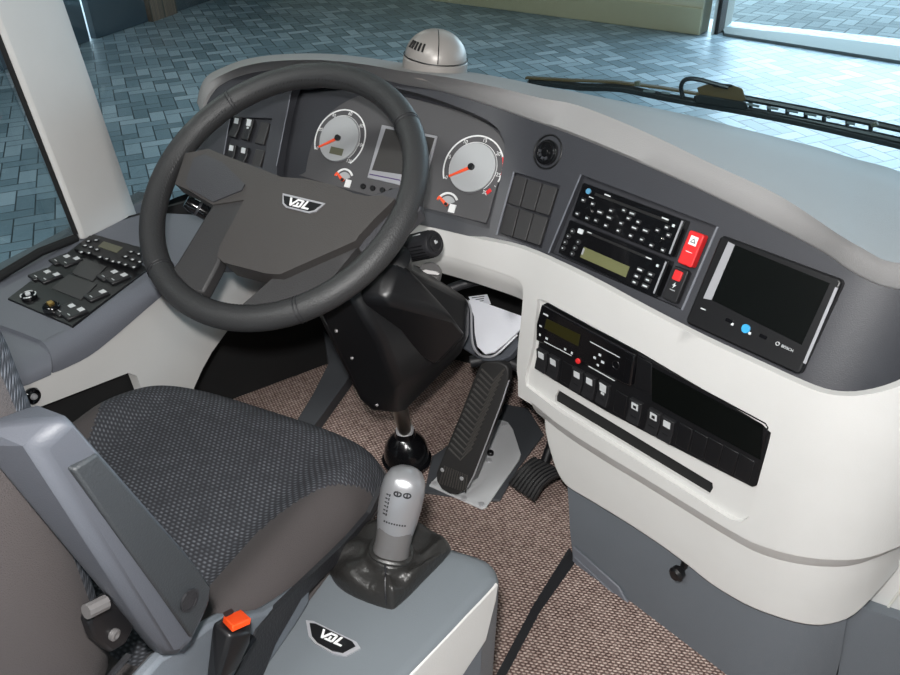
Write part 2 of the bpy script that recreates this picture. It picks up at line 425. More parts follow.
FT = [(203, 116), (207, 103), (213, 93), (221, 85), (240, 76), (270, 70), (315, 68), (360, 74), (400, 84), (443, 92), (493, 107), (530, 120), (567, 133), (633, 160), (700, 190), (767, 223), (822, 252), (850, 271), (878, 285), (900, 290), (925, 291)]
FBm = [(925, 376), (900, 388), (872, 396), (845, 398), (820, 394), (790, 382), (760, 368), (700, 340), (640, 309), (600, 287), (560, 267), (520, 249), (480, 239), (440, 229), (413, 223), (360, 212), (300, 200), (240, 187), (200, 176), (197, 150)]
FACE = catmull(FT, 4)+catmull(FBm, 4)
H_CL = catmull([(291, 93), (303, 86), (340, 82), (380, 85), (404, 90), (430, 97), (473, 113), (494, 125), (503, 138), (504, 155), (498, 190), (490, 222), (484, 228), (424, 211), (370, 202), (310, 190), (284, 180), (277, 167)], 3, True)
H_RD = [(581, 174.4), (717.8, 226.7), (682, 310), (549, 252)]
H_BK = [(514.7, 172), (560.5, 185.6), (541.5, 248.5), (497, 235)]
H_LS = [(230.5, 117), (272, 118), (262.5, 168), (224, 156)]

dash = thing('dashboard', 'wide two-tone grey and cream bus dashboard wrapping round the driver', 'dashboard', (-.35, 1.05, 0))
mb = MB(); patch(mb, [tuple(p) for p in FACE], [[tuple(p) for p in H_CL], H_RD, H_BK, H_LS], hitF, 11, .02)
mb.build('instrument_panel', 'dash_dark', dash)
# recess backs
mb = MB()
patch(mb, [(286, 86), (330, 76), (400, 84), (440, 92), (500, 118), (512, 140), (498, 232), (480, 238), (420, 218), (300, 195), (268, 175)], [], lambda x, y: hitF(x, y, -.03), 14, .006)
patch(mb, [(575, 168), (725, 224), (686, 318), (543, 256)], [], lambda x, y: FRm.hit(x, y, -.012), 16, .006)
patch(mb, [(510, 168), (566, 183), (545, 254), (492, 238)], [], lambda x, y: hitF(x, y, -.010), 16, .006)
patch(mb, [(226, 113), (278, 113), (267, 173), (219, 158)], [], lambda x, y: FG.hit(x, y, -.010), 16, .006)
mb.build('recess_back', 'dash_hood', dash)
# bright trim lines at the edges of the recesses
mb = MB()
def edge(mb, pts, r, hit): mb.tube([hit(*p) for p in pts], r, seg=8)
edge(mb, [(290.5, 95), (276.5, 166)], .0012, FG.hit); edge(mb, [(514, 172), (496.5, 235)], .0018, hitF); edge(mb, [(581, 174.5), (548.5, 253)], .0014, FRm.hit)
edge(mb, [(717.5, 226.7), (682, 310)], .0018, FRm.hit); edge(mb, [(230, 118), (223.5, 156)], .0012, FG.hit)
mb.each('recess_edge', 'console_grey', dash)

# soft top
MT = [(199, 108), (202, 95), (209, 83), (224, 74), (245, 66), (275, 61), (320, 60), (362, 64), (402, 71), (446, 77), (500, 88), (540, 98), (580, 106), (645, 132), (712, 164), (780, 196), (838, 234), (862, 248), (884, 260), (905, 264), (928, 268)]
ET = [(197, 104), (200, 90), (207, 78), (222, 70), (246, 61.5), (278, 57), (322, 56), (364, 59.5), (404, 65), (450, 71), (500, 78), (545, 87), (585, 94), (640, 105), (692, 116), (764, 134), (820, 148), (852, 158), (890, 168), (930, 184)]
A3 = [hitF(*p) for p in catmull(FT, 4)]
m2, e2 = catmull(MT, 4), catmull(ET, 4)
rows = []
for i, (a, mpx, epx) in enumerate(zip(A3, m2, e2)):
    s = i/(len(A3)-1)
    zM = a[2]+.030*sst(0, .25, s)+.008
    M_ = PZ(mpx[0], mpx[1], zM)
    yE = 1.22+.15*sst(0, .3, s)
    E_ = PY(epx[0], epx[1], yE)
    if E_[2] > M_[2]-.004: E_ = PZ(epx[0], epx[1], M_[2]-.004)
    lip = a+(M_-a)*.06+FG.N*.006
    r_ = [a-FG.N*.012, a+FG.N*.001, lip]
    c1 = a+(M_-a)*.55; r_.append(c1+V3(0, 0, .004))
    r_.append(M_)
    for t in (.33, .66): r_.append(M_+(E_-M_)*t+V3(0, 0, .008*math.sin(math.pi*t)))
    r_.append(E_); r_.append(E_+V3(0, .015, -.012)); r_.append(E_+V3(0, .02, -.10))
    rows.append(r_)
mb = MB(); mb.loft(rows, closed=True); mb.build('dash_top', 'dash_top', dash, ang=60)

# cream shell
CUP = [(925, 374), (900, 386), (872, 394), (845, 396), (820, 392), (790, 380), (760, 366), (700, 338), (640, 307), (600, 285), (560, 265), (520, 248), (480, 239), (440, 229.5), (413, 224), (370, 215), (330, 207)]
CLO = [(330, 226), (372, 236), (413, 247), (445, 255.5), (480, 266), (512, 277), (521, 283), (523, 292), (521, 320), (518, 345), (517, 372), (521, 388), (530, 401)]
CB = [(560, 425), (600, 451), (640, 475), (684, 502), (730, 530), (760, 545), (800, 556), (840, 560), (870, 557), (900, 546), (925, 534)]
H_F = [(537.5, 299), (545, 301), (640, 352), (762, 424), (771, 433), (769, 442), (748, 518), (741, 522), (730, 519), (640, 462), (560, 412), (526, 386), (525, 378), (533, 345)]
mb = MB()
patch(mb, [tuple(p) for p in catmull(CUP, 3)+catmull(CLO, 3)+catmull(CB, 3)], [H_F], hitC, 13, .012)
# rolled lip below the strip in front of the driver and below the belly
def under(mb, pts, hit, drop, inn, n=4):
    P = [hit(*p) for p in pts]; rings = []
    for i, p in enumerate(P):
        t = P[min(i+1, len(P)-1)]-P[max(i-1, 0)]; nn = np.cross(t, V3(0, 0, 1)); nn[2] = 0; nn /= np.linalg.norm(nn)
        if nn@(CO-p) > 0: nn = -nn
        rings.append([p+nn*.003+V3(0, 0, .003), p+V3(0, 0, -drop*.08)+nn*.002, p+V3(0, 0, -drop*.55)+nn*inn*.5, p+V3(0, 0, -drop)+nn*inn, p+V3(0, 0, -drop*.8)+nn*(inn+.01), p+nn*.012])
    return mb.loft(rings, closed=True)
mb.build('cream_shell', 'cream', dash, bevel=.003, bseg=3)
mb = MB(); under(mb, catmull([(330, 226), (372, 236), (413, 247), (445, 255.5), (480, 266), (512, 277), (522, 284)], 4), hitC, .050, .022)
mb.build('shell_lip', 'cream', dash)
mb = MB(); under(mb, catmull([(530, 401)]+CB, 4), hitC, .034, .017)
mb.build('shell_lip', 'cream', dash)
# inner cream of the fascia recess
H_SL = [(558.5, 390), (712.5, 483), (713, 488), (709, 495), (555, 402), (555, 397)]
mb = MB(); patch(mb, [(530, 292), (548, 294), (785, 428), (752, 534), (730, 530), (518, 396), (518, 378)], [H_SL], lambda x, y: FL.hit(x, y, -.008), 14, .006)
mb.build('fascia_surround', 'cream', dash)
mb = MB(); patch(mb, [(550, 384), (722, 482), (714, 502), (548, 405)], [], lambda x, y: FL.hit(x, y, -.013), 20, .02); mb.build('card_slot', 'black_matt', dash)
# lower cream apron
LO = [(543, 400), (545, 432), (553, 462), (560, 478), (570, 489), (600, 507), (640, 532), (680, 560), (710, 584), (745, 605), (775, 617), (805, 625), (830, 625), (855, 615), (880, 590), (905, 560), (925, 530), (870, 545), (800, 540), (700, 490), (620, 440)]
mb = MB(); patch(mb, [tuple(p) for p in catmull(LO[:17], 3)]+LO[17:], [], lambda x, y: BL.hit(x, y, -.0165), 14, .012)
mb.build('apron', 'cream', dash, bevel=.003)
# grey skirt to the floor
SK = [(566, 470), (568, 492), (570, 530), (574, 568), (640, 616), (720, 675), (760, 700), (830, 700), (840, 660), (850, 600), (800, 590), (700, 540), (620, 490)]
BS = Bent(FL.at(0, 0, -.030), .44, .13)
mb = MB(); patch(mb, SK, [], lambda x, y: BS.hit(x, y), 18, .015); 
# left return of the skirt
a, b = BS.hit(566, 470), BS.hit(574, 568); w = V3(.05, .25, 0); mb.prism([a, b, b+w, a+w], [a+V3(.015, 0, 0), b+V3(.015, 0, 0), b+w+V3(.015, 0, 0), a+w+V3(.015, 0, 0)])
mb.build('skirt', 'skirt_grey', dash)
# raised kick ledge along the foot of the skirt
mb = MB(); q = [BS.hit(574, 545), BS.hit(620, 586), BS.hit(626, 596), BS.hit(640, 614), BS.hit(576, 570)]; N_ = FL.N*V3(1, 1, 0); N_ = N_/np.linalg.norm(N_)
q2_ = [p.copy() for p in q]
mb.prism(q, [q[0]+N_*.004, q[1]+N_*.004, q[2]+N_*.006, q[3]+N_*.010, q[4]+N_*.012])
mb.build('kick_ledge', 'console_grey', dash, bevel=.002)
mb = MB(); mb.tube([BS.hit(577, 555)+N_*.007, BS.hit(618, 593)+N_*.007, BS.hit(634, 612)+N_*.01], .0022); mb.build('ledge_rib', 'console_grey', dash)

# black round knob under the apron
hk = thing('coat_hook', 'small black round knob under the lower edge of the cream apron', 'knob', BS.hit(683, 573))
mb = MB(); c = BS.hit(684, 567); mb.lathe(c, N_, [(.004, -.002), (.006, .008), (.011, .012), (.012, .022), (.008, .026), (.002, .0265)]); mb.build('knob', 'black', hk)
mb = MB(); mb.lathe(c+V3(0, 0, .012), V3(0, 0, 1), [(.006, -.01), (.006, .012), (.003, .014)]); mb.build('stem', 'black', hk)

# blank plates (two by three) left of the radios
def blank_grid(k, holes, nx, ny, F, name):
    q = [np.array(F.uv(*p)) for p in holes]
    for j in range(ny):
        for i in range(nx):
            g = .04
            f = lambda a, b: (q[0]*(1-a)+q[1]*a)*(1-b)+(q[3]*(1-a)+q[2]*a)*b
            c = [f((i+x)/nx, (j+y)/ny) for x, y in ((g, g), (1-g, g), (1-g, 1-g), (g, 1-g))]
            mb = MB(); fprism(mb, F, [tuple(v) for v in c], -.005, .0005); mb.build(name, 'blank', dash, bevel=.0008)
FBk = Frame(hitF(513, 173.5, -.004), hitF(558.5, 187, -.004)-hitF(513, 173.5, -.004), hitF(499, 234, -.004)-hitF(513, 173.5, -.004))
blank_grid(None, [(513, 173.5), (558.5, 187), (539.5, 246.5), (499, 234)], 3, 2, FBk, 'blank_plate')

# rocker switch
def rocker(name, F, u, v, w, h, mark=1, col='button', n0=-.004, parent=None):
    mb = MB()
    pts = [(n0, -h/2), (n0+.007, -h/2+.0005), (n0+.0045, -.001), (n0+.0075, h/2-.001), (n0, h/2)]
    mb.loft([[F.p(u+x, v+y, n) for n, y in pts] for x in (-w/2, w/2)])
    o = mb.build(name, col, parent or dash, bevel=.0008)
    if mark:
        mb = MB(); s = w*.27; G = F.at(u, v-h*.27, n0+.0062)
        Gt = Frame(G.O, F.U, F.D*1.0-F.N*.16)
        fbox(mb, Gt, -s, -s, s, s, 0, .0008, 0)
        if mark == 2: fbox(mb, Gt, -s*.4, -s*.35, s*.5, s*.5, .0006, .0014, 1)
        if mark == 3: fbox(mb, Gt, -s*.5, s*1.3, s*.5, s*2, 0, .0008, 0); fbox(mb, Gt, -s*1.1, -s*1.5, s*1.1, -s, 0, .0008, 0)
        fbox(mb, F.at(u, v+h*.18, n0+.0056), -s*.9, 0, s*.9, .0007, 0, .0007, 1)
        mb.build('symbol', ['mark', 'black'], o)
    return o
for p, mk in (((235.6, 127), 1), ((247.8, 129.5), 3)):
    u, v = FG.uv(*p); rocker('rocker_switch', FG, u, v, .019, .042, mk)
for p in ((230.8, 153), (242.8, 155.5)):
    u, v = FG.uv(*p); rocker('rocker_switch', FG, u, v, .019, .034, 1)
for p, h in (((261, 132.5), .042), ((256.5, 158), .034)):
    u, v = FG.uv(*p); mb = MB(); fbox(mb, FG, u-.011, v-h/2, u+.011, v+h/2, -.009, -.003); mb.build('blank_plate', 'blank', dash, bevel=.001)

# round adjuster in the dash face
kn = thing('round_dimmer_knob', 'round black knob in the dark dash face above the blank switch plates', 'knob', hitF(547, 152))
FK = plane(hitF(548, 152), 21, 26)
mb = MB(); farc(mb, FK, 0, 0, .0245, .0275, 0, 360, -.004, .002, seg=49); mb.build('bezel', 'black', kn, bevel=.001)
mb = MB(); fdisc(mb, FK, 0, 0, .0247, -.006, -.001, ru=.0247); mb.build('dish', 'black_matt', kn)
mb = MB(); fdisc(mb, FK, .001, .001, .0195, -.002, .007); fdisc(mb, FK, .001, .001, .006, .007, .011); farc(mb, FK, .001, .001, .0135, .0165, 0, 360, .007, .0085, seg=41); mb.build('dial', 'black_gloss', kn, bevel=.0012)
mb = MB(); 
for a in (60, 100, 140, 175): fbox(mb, Frame(FK.p(.001, .001, .0072), FK.U*math.cos(R(a))+FK.D*math.sin(R(a)), FK.D*math.cos(R(a))-FK.U*math.sin(R(a))), .008, -.0022, .0125, .0022, 0, .002)
mb.build('grip_rib', 'dash_dark', kn)

# hazard switch and emergency switch
u0, v0 = FRm.uv(*k1r(683, 308)); u1, v1 = FRm.uv(*k1r(757, 330)); u2, v2 = FRm.uv(*k1r(634, 468))
hz = thing('hazard_switch', 'tall red hazard light switch with a white triangle symbol right of the radios', 'switch', FRm.p(u0, v0))
mb = MB(); fbox(mb, FRm, u0+.001, v0+.002, u0+.024, v2-.001, -.008, .006, r=.003); mb.build('rocker', 'red', hz, bevel=.0015)
mb = MB(); G = FRm.at(u0+.0125, v0+.014, .0062); fbox(mb, G, -.0058, -.0062, .0058, .0062, 0, .0006)
fprism(mb, G, [(0, -.0035), (.004, .003), (-.004, .003)], .0006, .001, 1); fprism(mb, G, [(0, -.0015), (.0022, .0018), (-.0022, .0018)], .001, .0014)
fbox(mb, G, -.005, .0155, .005, .0163, 0, .0006); mb.build('warning_triangle', ['white', 'black'], hz)
u3, v3 = FRm.uv(*k1r(606, 488)); u4, v4 = FRm.uv(*k1r(580, 610))
em = thing('emergency_switch', 'small black rocker with a red square cap below the hazard light switch', 'switch', FRm.p(u3, v3))
mb = MB(); fbox(mb, FRm, u3-.001, v3-.004, u3+.0225, v4+.006, -.008, .003, r=.003); mb.build('rocker', 'button', em, bevel=.0012)
mb = MB(); fbox(mb, FRm, u3+.004, v3+.0, u3+.0165, v3+.014, .002, .006, r=.002); mb.build('cap', 'red', em, bevel=.001)
mb = MB(); G = FRm.at(u3+.0105, v3+.021, .0031)
fprism(mb, G, [(.001, -.0045), (-.003, .0008), (-.0004, .0008), (-.0012, .0045), (.003, -.0012), (.0004, -.0012)], 0, .0006); fbox(mb, G, -.004, .0065, .004, .0072, 0, .0006); mb.build('symbol', 'mark', em)

# ------------------------------------------------------------------ radios
def marks(mb, F, k, lst, n, mi=0):
    for (x, y, w, h) in lst:
        w *= 1.25; h *= 1.25; u, v = F.uv(*k(x, y)); fbox(mb, F, u-w/2, v-h/2, u+w/2, v+h/2, n, n+.0006, mi)
r1 = thing('radio', 'black radio and CD unit with many small white keys, upper of the two', 'radio', FRm.p(.09, .026), 'radio units stacked in the centre dash')
mb = MB(); fbox(mb, FRm, 0, .001, .1815, .0535, -.011, .005, r=.002); mb.build('faceplate', 'black_gloss', r1, bevel=.001)
mb = MB(); fbox(mb, FRm, .028, .0085, .158, .0125, .004, .0062); mb.build('disc_slot', 'black_matt', r1, bevel=.0005)
mb = MB(); fbox(mb, FRm, .1765, .003, .1790, .0505, .005, .0058); mb.build('chrome_edge', 'bezel_silver', r1)
K1 = [(205, 183, 0, 0), (247, 200, 0, 0), (178, 244, 0, 0), (222, 264, 0, 0), (262, 274, 0, 0), (280, 237, 1, 0), (322, 262, 1, 0), (330, 230, 0, 0), (307, 297, 0, 0), (388, 229, 0, 0), (425, 243, 1, 0), (408, 265, 0, 0), (375, 287, 0, 0), (452, 281, 0, 0), (435, 308, 1, 0), (485, 320, 1, 0), (418, 343, 0, 0), (468, 360, 0, 0), (538, 318, 0, 0), (588, 340, 0, 0), (511, 386, 0, 0), (562, 407, 0, 0), (580, 305, 0, 0), (362, 320, 0, 0)]
FRk = lambda x, y: FRm.uv(*k1r(x, y))
mb = MB()
for (x, y, w, _) in K1:
    u, v = FRk(x, y); fbox(mb, FRm, u-(.0052 if w else .0036), v-.0032, u+(.0052 if w else .0036), v+.0032, .004, .0066, r=.001)
mb.each('key', 'button', r1, bevel=.0004)
mb = MB(); marks(mb, FRm, k1r, [(x, y, .0058 if w else .0032, .0016) for x, y, w, _ in K1]+[(316, 162, .009, .0016), (575, 267, .009, .0016), (243, 172, .007, .0009), (612, 298, .003, .003)], .0067); mb.build('lettering', 'mark', r1)
mb = MB(); u, v = FRk(228, 143); fdisc(mb, FRm, u, v, .0042, .005, .0066); mb.build('badge', 'blue_dot', r1)
for x, y in ((230, 232), (545, 355)):
    u, v = FRk(x, y); mb = MB(); fdisc(mb, FRm, u, v, .0062, .004, .0085); mb.build('volume_knob', 'black_gloss', r1, bevel=.001)
r2 = thing('radio', 'black radio with an olive display, lower of the two', 'radio', FRm.p(.09, .09), 'radio units stacked in the centre dash')
mb = MB(); fbox(mb, FRm, 0, .0595, .1815, .1125, -.011, .005, r=.002); mb.build('faceplate', 'black_gloss', r2, bevel=.001)
mb = MB(); fbox(mb, FRm, .036, .0650, .150, .0685, .004, .006); mb.build('disc_slot', 'black_matt', r2, bevel=.0005)
ua, va = FRk(207, 392); ub, vb = FRk(410, 488); uc, vc = FRk(195, 440); ud, vd = FRk(395, 535)
mb = MB(); fbox(mb, FRm, ua, va, ub, vd-.0015, .004, .0056); mb.build('display', 'lcd_olive', r2)
mb = MB(); fbox(mb, FRm, ua, va+.002, ua+.003, vd-.006, .0055, .0060); mb.build('display_edge', 'bezel_silver', r2)
K2 = [(137, 345), (182, 371), (124, 372), (167, 397), (113, 398), (155, 423), (156, 322)]
mb = MB()
for x, y in K2: u, v = FRk(x, y); fdisc(mb, FRm, u, v, .0042, .004, .0066, seg=14)
K3 = [(460, 495, 1), (508, 516, 0), (445, 524, 0), (495, 541, 0), (435, 551, 0), (483, 568, 1)]
for x, y, w in K3: u, v = FRk(x, y); fbox(mb, FRm, u-.0055, v-.0032, u+.0055, v+.0032, .004, .0066, r=.001)
mb.each('key', 'button', r2, bevel=.0004)
mb = MB(); marks(mb, FRm, k1r, [(x, y, .0015, .0015) for x, y in K2]+[(x, y, .006 if w else .004, .0018) for x, y, w in K3]+[(235, 329, .006, .0012), (500, 443, .008, .0013), (540, 477, .003, .003)], .0067); mb.build('lettering', 'mark', r2)
mb = MB(); u, v = FRk(193, 323); fbox(mb, FRm, u-.0045, v-.0035, u+.0045, v+.0035, .004, .0072, r=.0012); mb.build('power_key', 'mark', r2)
mb = MB(); fbox(mb, FRm, .1765, .062, .1788, .109, .005, .0058); mb.build('chrome_edge', 'bezel_silver', r2)

# ------------------------------------------------------------------ monitor
mu0, mv0 = FRm.uv(727, 238); mw = .158; mh = .118
mo = thing('monitor', 'black colour monitor with a blank screen at the right end of the dash', 'monitor', FRm.p(mu0+mw/2, mv0+mh/2))
mb = MB(); fprism(mb, FRm, rr(mu0-.004, mv0-.002, mu0+mw+.002, mv0+mh+.004, .006), -.004, .012); mb.build('housing', 'black', mo, bevel=.003, bseg=3)
k8b = K(600, 200, 3)
mb = MB(); a_ = FRm.uv(*k8b(405, 135), .0125); b_ = FRm.uv(*k8b(690, 250), .0125); c_ = FRm.uv(*k8b(605, 435), .0125); d_ = FRm.uv(*k8b(335, 300), .0125)
fprism(mb, FRm, [a_, b_, c_, d_], .012, .0126); mb.build('screen', 'screen', mo)
mb = MB(); a2 = FRm.uv(*k8b(385, 125), .0125); d2 = FRm.uv(*k8b(310, 295), .0125); fprism(mb, FRm, [a2, a_, d_, d2], .012, .0129); mb.build('silver_strip', 'bezel_silver', mo)
mb = MB(); e0, e1 = FRm.uv(*k8b(715, 265), .012), FRm.uv(*k8b(618, 492), .012); fprism(mb, FRm, [(e0[0]-.0035, e0[1]), e0, e1, (e1[0]-.0035, e1[1])], .012, .0132); mb.build('side_strip', 'bezel_silver', mo)
mb = MB(); u, v = FRm.uv(*k8b(438, 386), .0125); fdisc(mb, FRm, u, v, .0058, .011, .0145); mb.build('round_button', 'blue_led', mo, bevel=.0006)
mb = MB(); marks(mb, FRm, k8b, [(410, 373, .0028, .0028), (462, 400, .0028, .0028), (323, 328, .006, .0012)], .0128)
u, v = FRm.uv(*k8b(545, 436), .0125); addtext(mb, FRm, 'BOSCH', u, v+.002, .0035, .0135); u, v = FRm.uv(*k8b(533, 431), .0125); farc(mb, FRm, u, v, .0018, .0025, 0, 360, .012, .0132, seg=21)
mb.build('lettering', 'mark', mo)
mb = MB()
for x, y in ((388, 362), (490, 410)): u, v = FRm.uv(*k8b(x, y), .0125); fbox(mb, FRm, u-.005, v-.0022, u+.005, v+.0022, .011, .0138, r=.001)
mb.each('key', 'black_gloss', mo)

# ------------------------------------------------------------------ lower fascia: tachograph, tray, rockers
fu = lambda x, y, n=0: FL.uv(*k7(x, y), n)
fa = thing('switch_fascia', 'black fascia strip with rocker switches set in the lower cream dash', 'switch panel', FL.p(.2, .05))
out = [fu(84, 40), fu(400, 215), fu(845, 458), fu(862, 475), fu(860, 500), fu(812, 672), fu(798, 676), fu(540, 545), fu(300, 418), fu(60, 280), fu(52, 262), fu(62, 180), fu(65, 90), fu(72, 50)]
Kf = K(520, 290, 900/260)
fu2 = lambda x, y, n=0: FL.uv(*Kf(x, y), n)
out = [fu2(84, 48), fu2(240, 135), fu2(410, 222), fu2(845, 452), fu2(862, 468), fu2(864, 490), fu2(815, 680), fu2(800, 685), fu2(540, 552), fu2(300, 425), fu2(110, 312), fu2(50, 272), fu2(52, 250), fu2(63, 170), fu2(68, 80)]
mb = MB(); fprism(mb, FL, out, -.012, -.002); mb.build('backplate', 'black', fa, bevel=.0012)
mb = MB(); fprism(mb, FL, [fu2(455, 268), fu2(840, 470), fu2(830, 590), fu2(455, 385)], -.004, -.0012); mb.build('tray_opening', 'screen', fa)
mb = MB(); fprism(mb, FL, [fu2(405, 228), fu2(455, 255), fu2(452, 365), fu2(395, 335)], -.004, -.0005); mb.build('end_plate', 'black', fa, bevel=.001)
mb = MB(); mb.tube([FL.p(*fu2(412, 226), 0), FL.p(*fu2(850, 462), 0), FL.p(*fu2(858, 475), 0), FL.p(*fu2(836, 560), 0)], .0011, seg=8); mb.build('rim_edge', 'black_gloss', fa)
def sl(x, y, w=.0215, h=.040, mk=1, nm='rocker_switch'):
    u, v = FL.uv(*Kf(x, y)); return rocker(nm, FL, u, v, w, h, mk, n0=-.002, parent=fa)
for (x, y, mk) in ((77, 243, 1), (118, 266, 1), (200, 310, 1), (243, 333, 1), (290, 358, 3), (400, 420, 2), (464, 455, 2), (510, 482, 1)):
    sl(x, y, mk=mk)
for (x, y) in ((160, 290), (345, 395), (565, 510), (617, 537), (668, 563), (720, 590), (775, 620)):
    u, v = FL.uv(*Kf(x, y)); mb = MB(); fbox(mb, FL, u-.0105, v-.019, u+.0105, v+.019, -.003, -.0004); mb.build('blank_plate', 'black', fa, bevel=.0008)
mb = MB()
for (x, y) in ((85, 215), ): pass
k46 = K(520, 290, 6.136)
tg = lambda x, y, n=0: FL.uv(*k46(x, y), n)
ta = thing('tachograph', 'black digital tachograph with a dim amber display in the lower fascia', 'tachograph', FL.p(.09, .03))
q = [tg(150, 82), tg(722, 392), tg(695, 582), tg(640, 560), tg(115, 300), tg(118, 200)]
mb = MB(); fprism(mb, FL, q, -.006, .007); mb.build('faceplate', 'black_gloss', ta, bevel=.0022, bseg=3)
mb = MB(); fprism(mb, FL, [tg(165, 175, .007), tg(372, 275, .007), tg(358, 345, .007), tg(150, 235, .007)], .0065, .0076); mb.build('display', 'lcd_dark', ta)
mb = MB(); marks(mb, FL, k46, [(178, 142, .008, .002), (146, 212, .004, .002), (142, 265, .0025, .003), (183, 288, .0035, .003), (297, 353, .003, .0026), (338, 377, .0025, .003), (510, 388, .0035, .003), (478, 405, .0035, .003), (527, 432, .0045, .003), (497, 450, .003, .0025)], .0072)
for a, b in (((168, 305), (335, 392)), ((450, 305), (632, 402)), ((440, 455), (600, 545))):
    A, B = V3(*tg(*a), 0), V3(*tg(*b), 0); fprism(mb, FL, [(A[0], A[1]), (B[0], B[1]), (B[0], B[1]+.0009), (A[0], A[1]+.0009)], .0068, .0078)
mb.build('lettering', 'mark', ta)
mb = MB(); fdisc(mb, FL, *tg(377, 425), .0043, .006, .0095); mb.build('round_button', 'red', ta, bevel=.0006)
mb = MB(); farc(mb, FL, *tg(607, 450), .006, .0068, 0, 360, .006, .0078, seg=25); fprism(mb, FL, [tg(672, 405), tg(712, 425), tg(690, 570), tg(650, 550)], .006, .0085); mb.build('eject_key', 'black_gloss', ta, bevel=.0006)

# ------------------------------------------------------------------ instrument cluster
GZ = -.028
cl = thing('instrument_cluster', 'grey instrument cluster with two round gauges behind the steering wheel', 'instrument cluster', FG.p(-.13, 0, GZ))
gp = lambda x, y, n=GZ: FG.uv(*k5(x, y), n)
OUT = [(95, 345), (110, 270), (140, 190), (180, 130), (245, 82), (330, 50), (450, 60), (560, 85), (680, 118), (760, 155), (815, 195), (842, 240), (846, 290), (800, 440), (775, 528), (745, 530), (540, 480), (420, 455), (90, 365)]
mb = MB(); fprism(mb, FG, [tuple(v[:2]) for v in catmull([gp(*p)+(0,) for p in OUT], 3, True)], GZ-.004, GZ); mb.build('face', 'cluster_grey', cl, bevel=.001)
def gauge(x, y, rd, nums, name, a0, a1, red, lcd=False):
    u, v = gp(x, y)
    mb = MB(); fdisc(mb, FG, u, v, rd*1.08, GZ, GZ+.0012, 1, 40); fdisc(mb, FG, u, v, rd, GZ+.001, GZ+.005, 0, 40)
    o = mb.build(name, ['gauge_face', 'cluster_grey'], cl, bevel=.0006)
    mb = MB(); ro = rd*1.33; n = GZ+.0005
    farc(mb, FG, u, v, ro-.0024, ro, a0, a1-(red and 30), n, n+.001, 0); farc(mb, FG, u, v, rd*1.03, rd*1.05, a0, a1, n, n+.001, 0)
    if red: farc(mb, FG, u, v, ro-.0024, ro, a1-75, a1-42, n, n+.0012, 1, 12); farc(mb, FG, u, v, ro-.006, ro, a1-12, a1-2, n, n+.0012, 1, 6)
    K_ = len(nums)
    for i, t in enumerate(nums):
        a = R(a0+(a1-a0)*i/(K_-1)); r_ = (ro+rd)/2+.0005; G = FG.at(u+r_*math.sin(a), v-r_*math.cos(a), 0)
        addtext(mb, G, t, -.0034*len(t)/1.6, .0034, .0064, n+.001)
    for i in range((K_-1)*4+1):
        a = R(a0+(a1-a0)*i/((K_-1)*4)); d = (math.sin(a), -math.cos(a)); p0 = ro-(.004 if i % 4 == 0 else .0028); s = (-d[1]*.0004, d[0]*.0004)
        fprism(mb, FG, [(u+d[0]*p0+s[0], v+d[1]*p0+s[1]), (u+d[0]*ro+s[0], v+d[1]*ro+s[1]), (u+d[0]*ro-s[0], v+d[1]*ro-s[1]), (u+d[0]*p0-s[0], v+d[1]*p0-s[1])], n, n+.001)
    mb.build('scale', ['white', 'red'], o)
    mb = MB(); a = R(a0-3); d = (math.sin(a), -math.cos(a)); s = (-d[1], d[0]); L = rd*1.02
    fprism(mb, FG, [(u+s[0]*.0028, v+s[1]*.0028), (u+d[0]*L+s[0]*.0016, v+d[1]*L+s[1]*.0016), (u+d[0]*L-s[0]*.0016, v+d[1]*L-s[1]*.0016), (u-s[0]*.0028, v-s[1]*.0028)], GZ+.006, GZ+.0075)
    mb.build('needle', 'orange', o)
    mb = MB(); fdisc(mb, FG, u, v, .0056, GZ+.005, GZ+.011, seg=20); mb.build('needle_hub', 'black', o, bevel=.001)
    if lcd:
        mb = MB(); uu, vv = gp(212, 267, GZ+.005); fbox(mb, FG, uu-.0145, vv-.0065, uu+.0145, vv+.0065, GZ+.004, GZ+.0056); mb.build('display', 'lcd_side', o)
gauge(724, 330, .042, ['0', '5', '10', '15', '20', '25', '30'], 'tachometer', -120, 135, True)
gauge(225, 222, .042, ['0', '20', '40', '60', '80', '100', '120'], 'speedometer', -120, 135, False, True)
def small(x, y, name):
    u, v = gp(x, y); mb = MB(); farc(mb, FG, u, v, .018, .0215, -75, 55, GZ, GZ+.002, 0, 24); farc(mb, FG, u, v, .0, .015, -60, 60, GZ, GZ+.001, 1, 20); o = mb.build(name, ['white', 'gauge_face'], cl)
    mb = MB(); fbox(mb, FG, u+.006, v-.003, u+.018, v+.011, GZ, GZ+.0015); mb.build('symbol', 'white', o)
    mb = MB(); fprism(mb, FG, [(u-.003, v+.002), (u-.0185, v-.009), (u-.0165, v-.0115), (u+.001, v-.002)], GZ+.002, GZ+.0035); fdisc(mb, FG, u, v, .0032, GZ+.002, GZ+.0036, 0, 12); farc(mb, FG, u, v, .018, .0217, -78, -58, GZ+.001, GZ+.0028, 0, 6); mb.build('needle', 'orange', o)
    mb = MB(); fdisc(mb, FG, u, v, .0028, GZ+.003, GZ+.006, seg=14); mb.build('needle_hub', 'black', o)
small(238, 376, 'fuel_gauge'); small(626, 468, 'pressure_gauge')
mb = MB(); fprism(mb, FG, [gp(385, 170), gp(592, 212), gp(548, 380), gp(470, 400), gp(330, 368)], GZ-.001, GZ+.003); dsp = mb.build('display_frame', 'bezel_silver', cl, bevel=.0008)
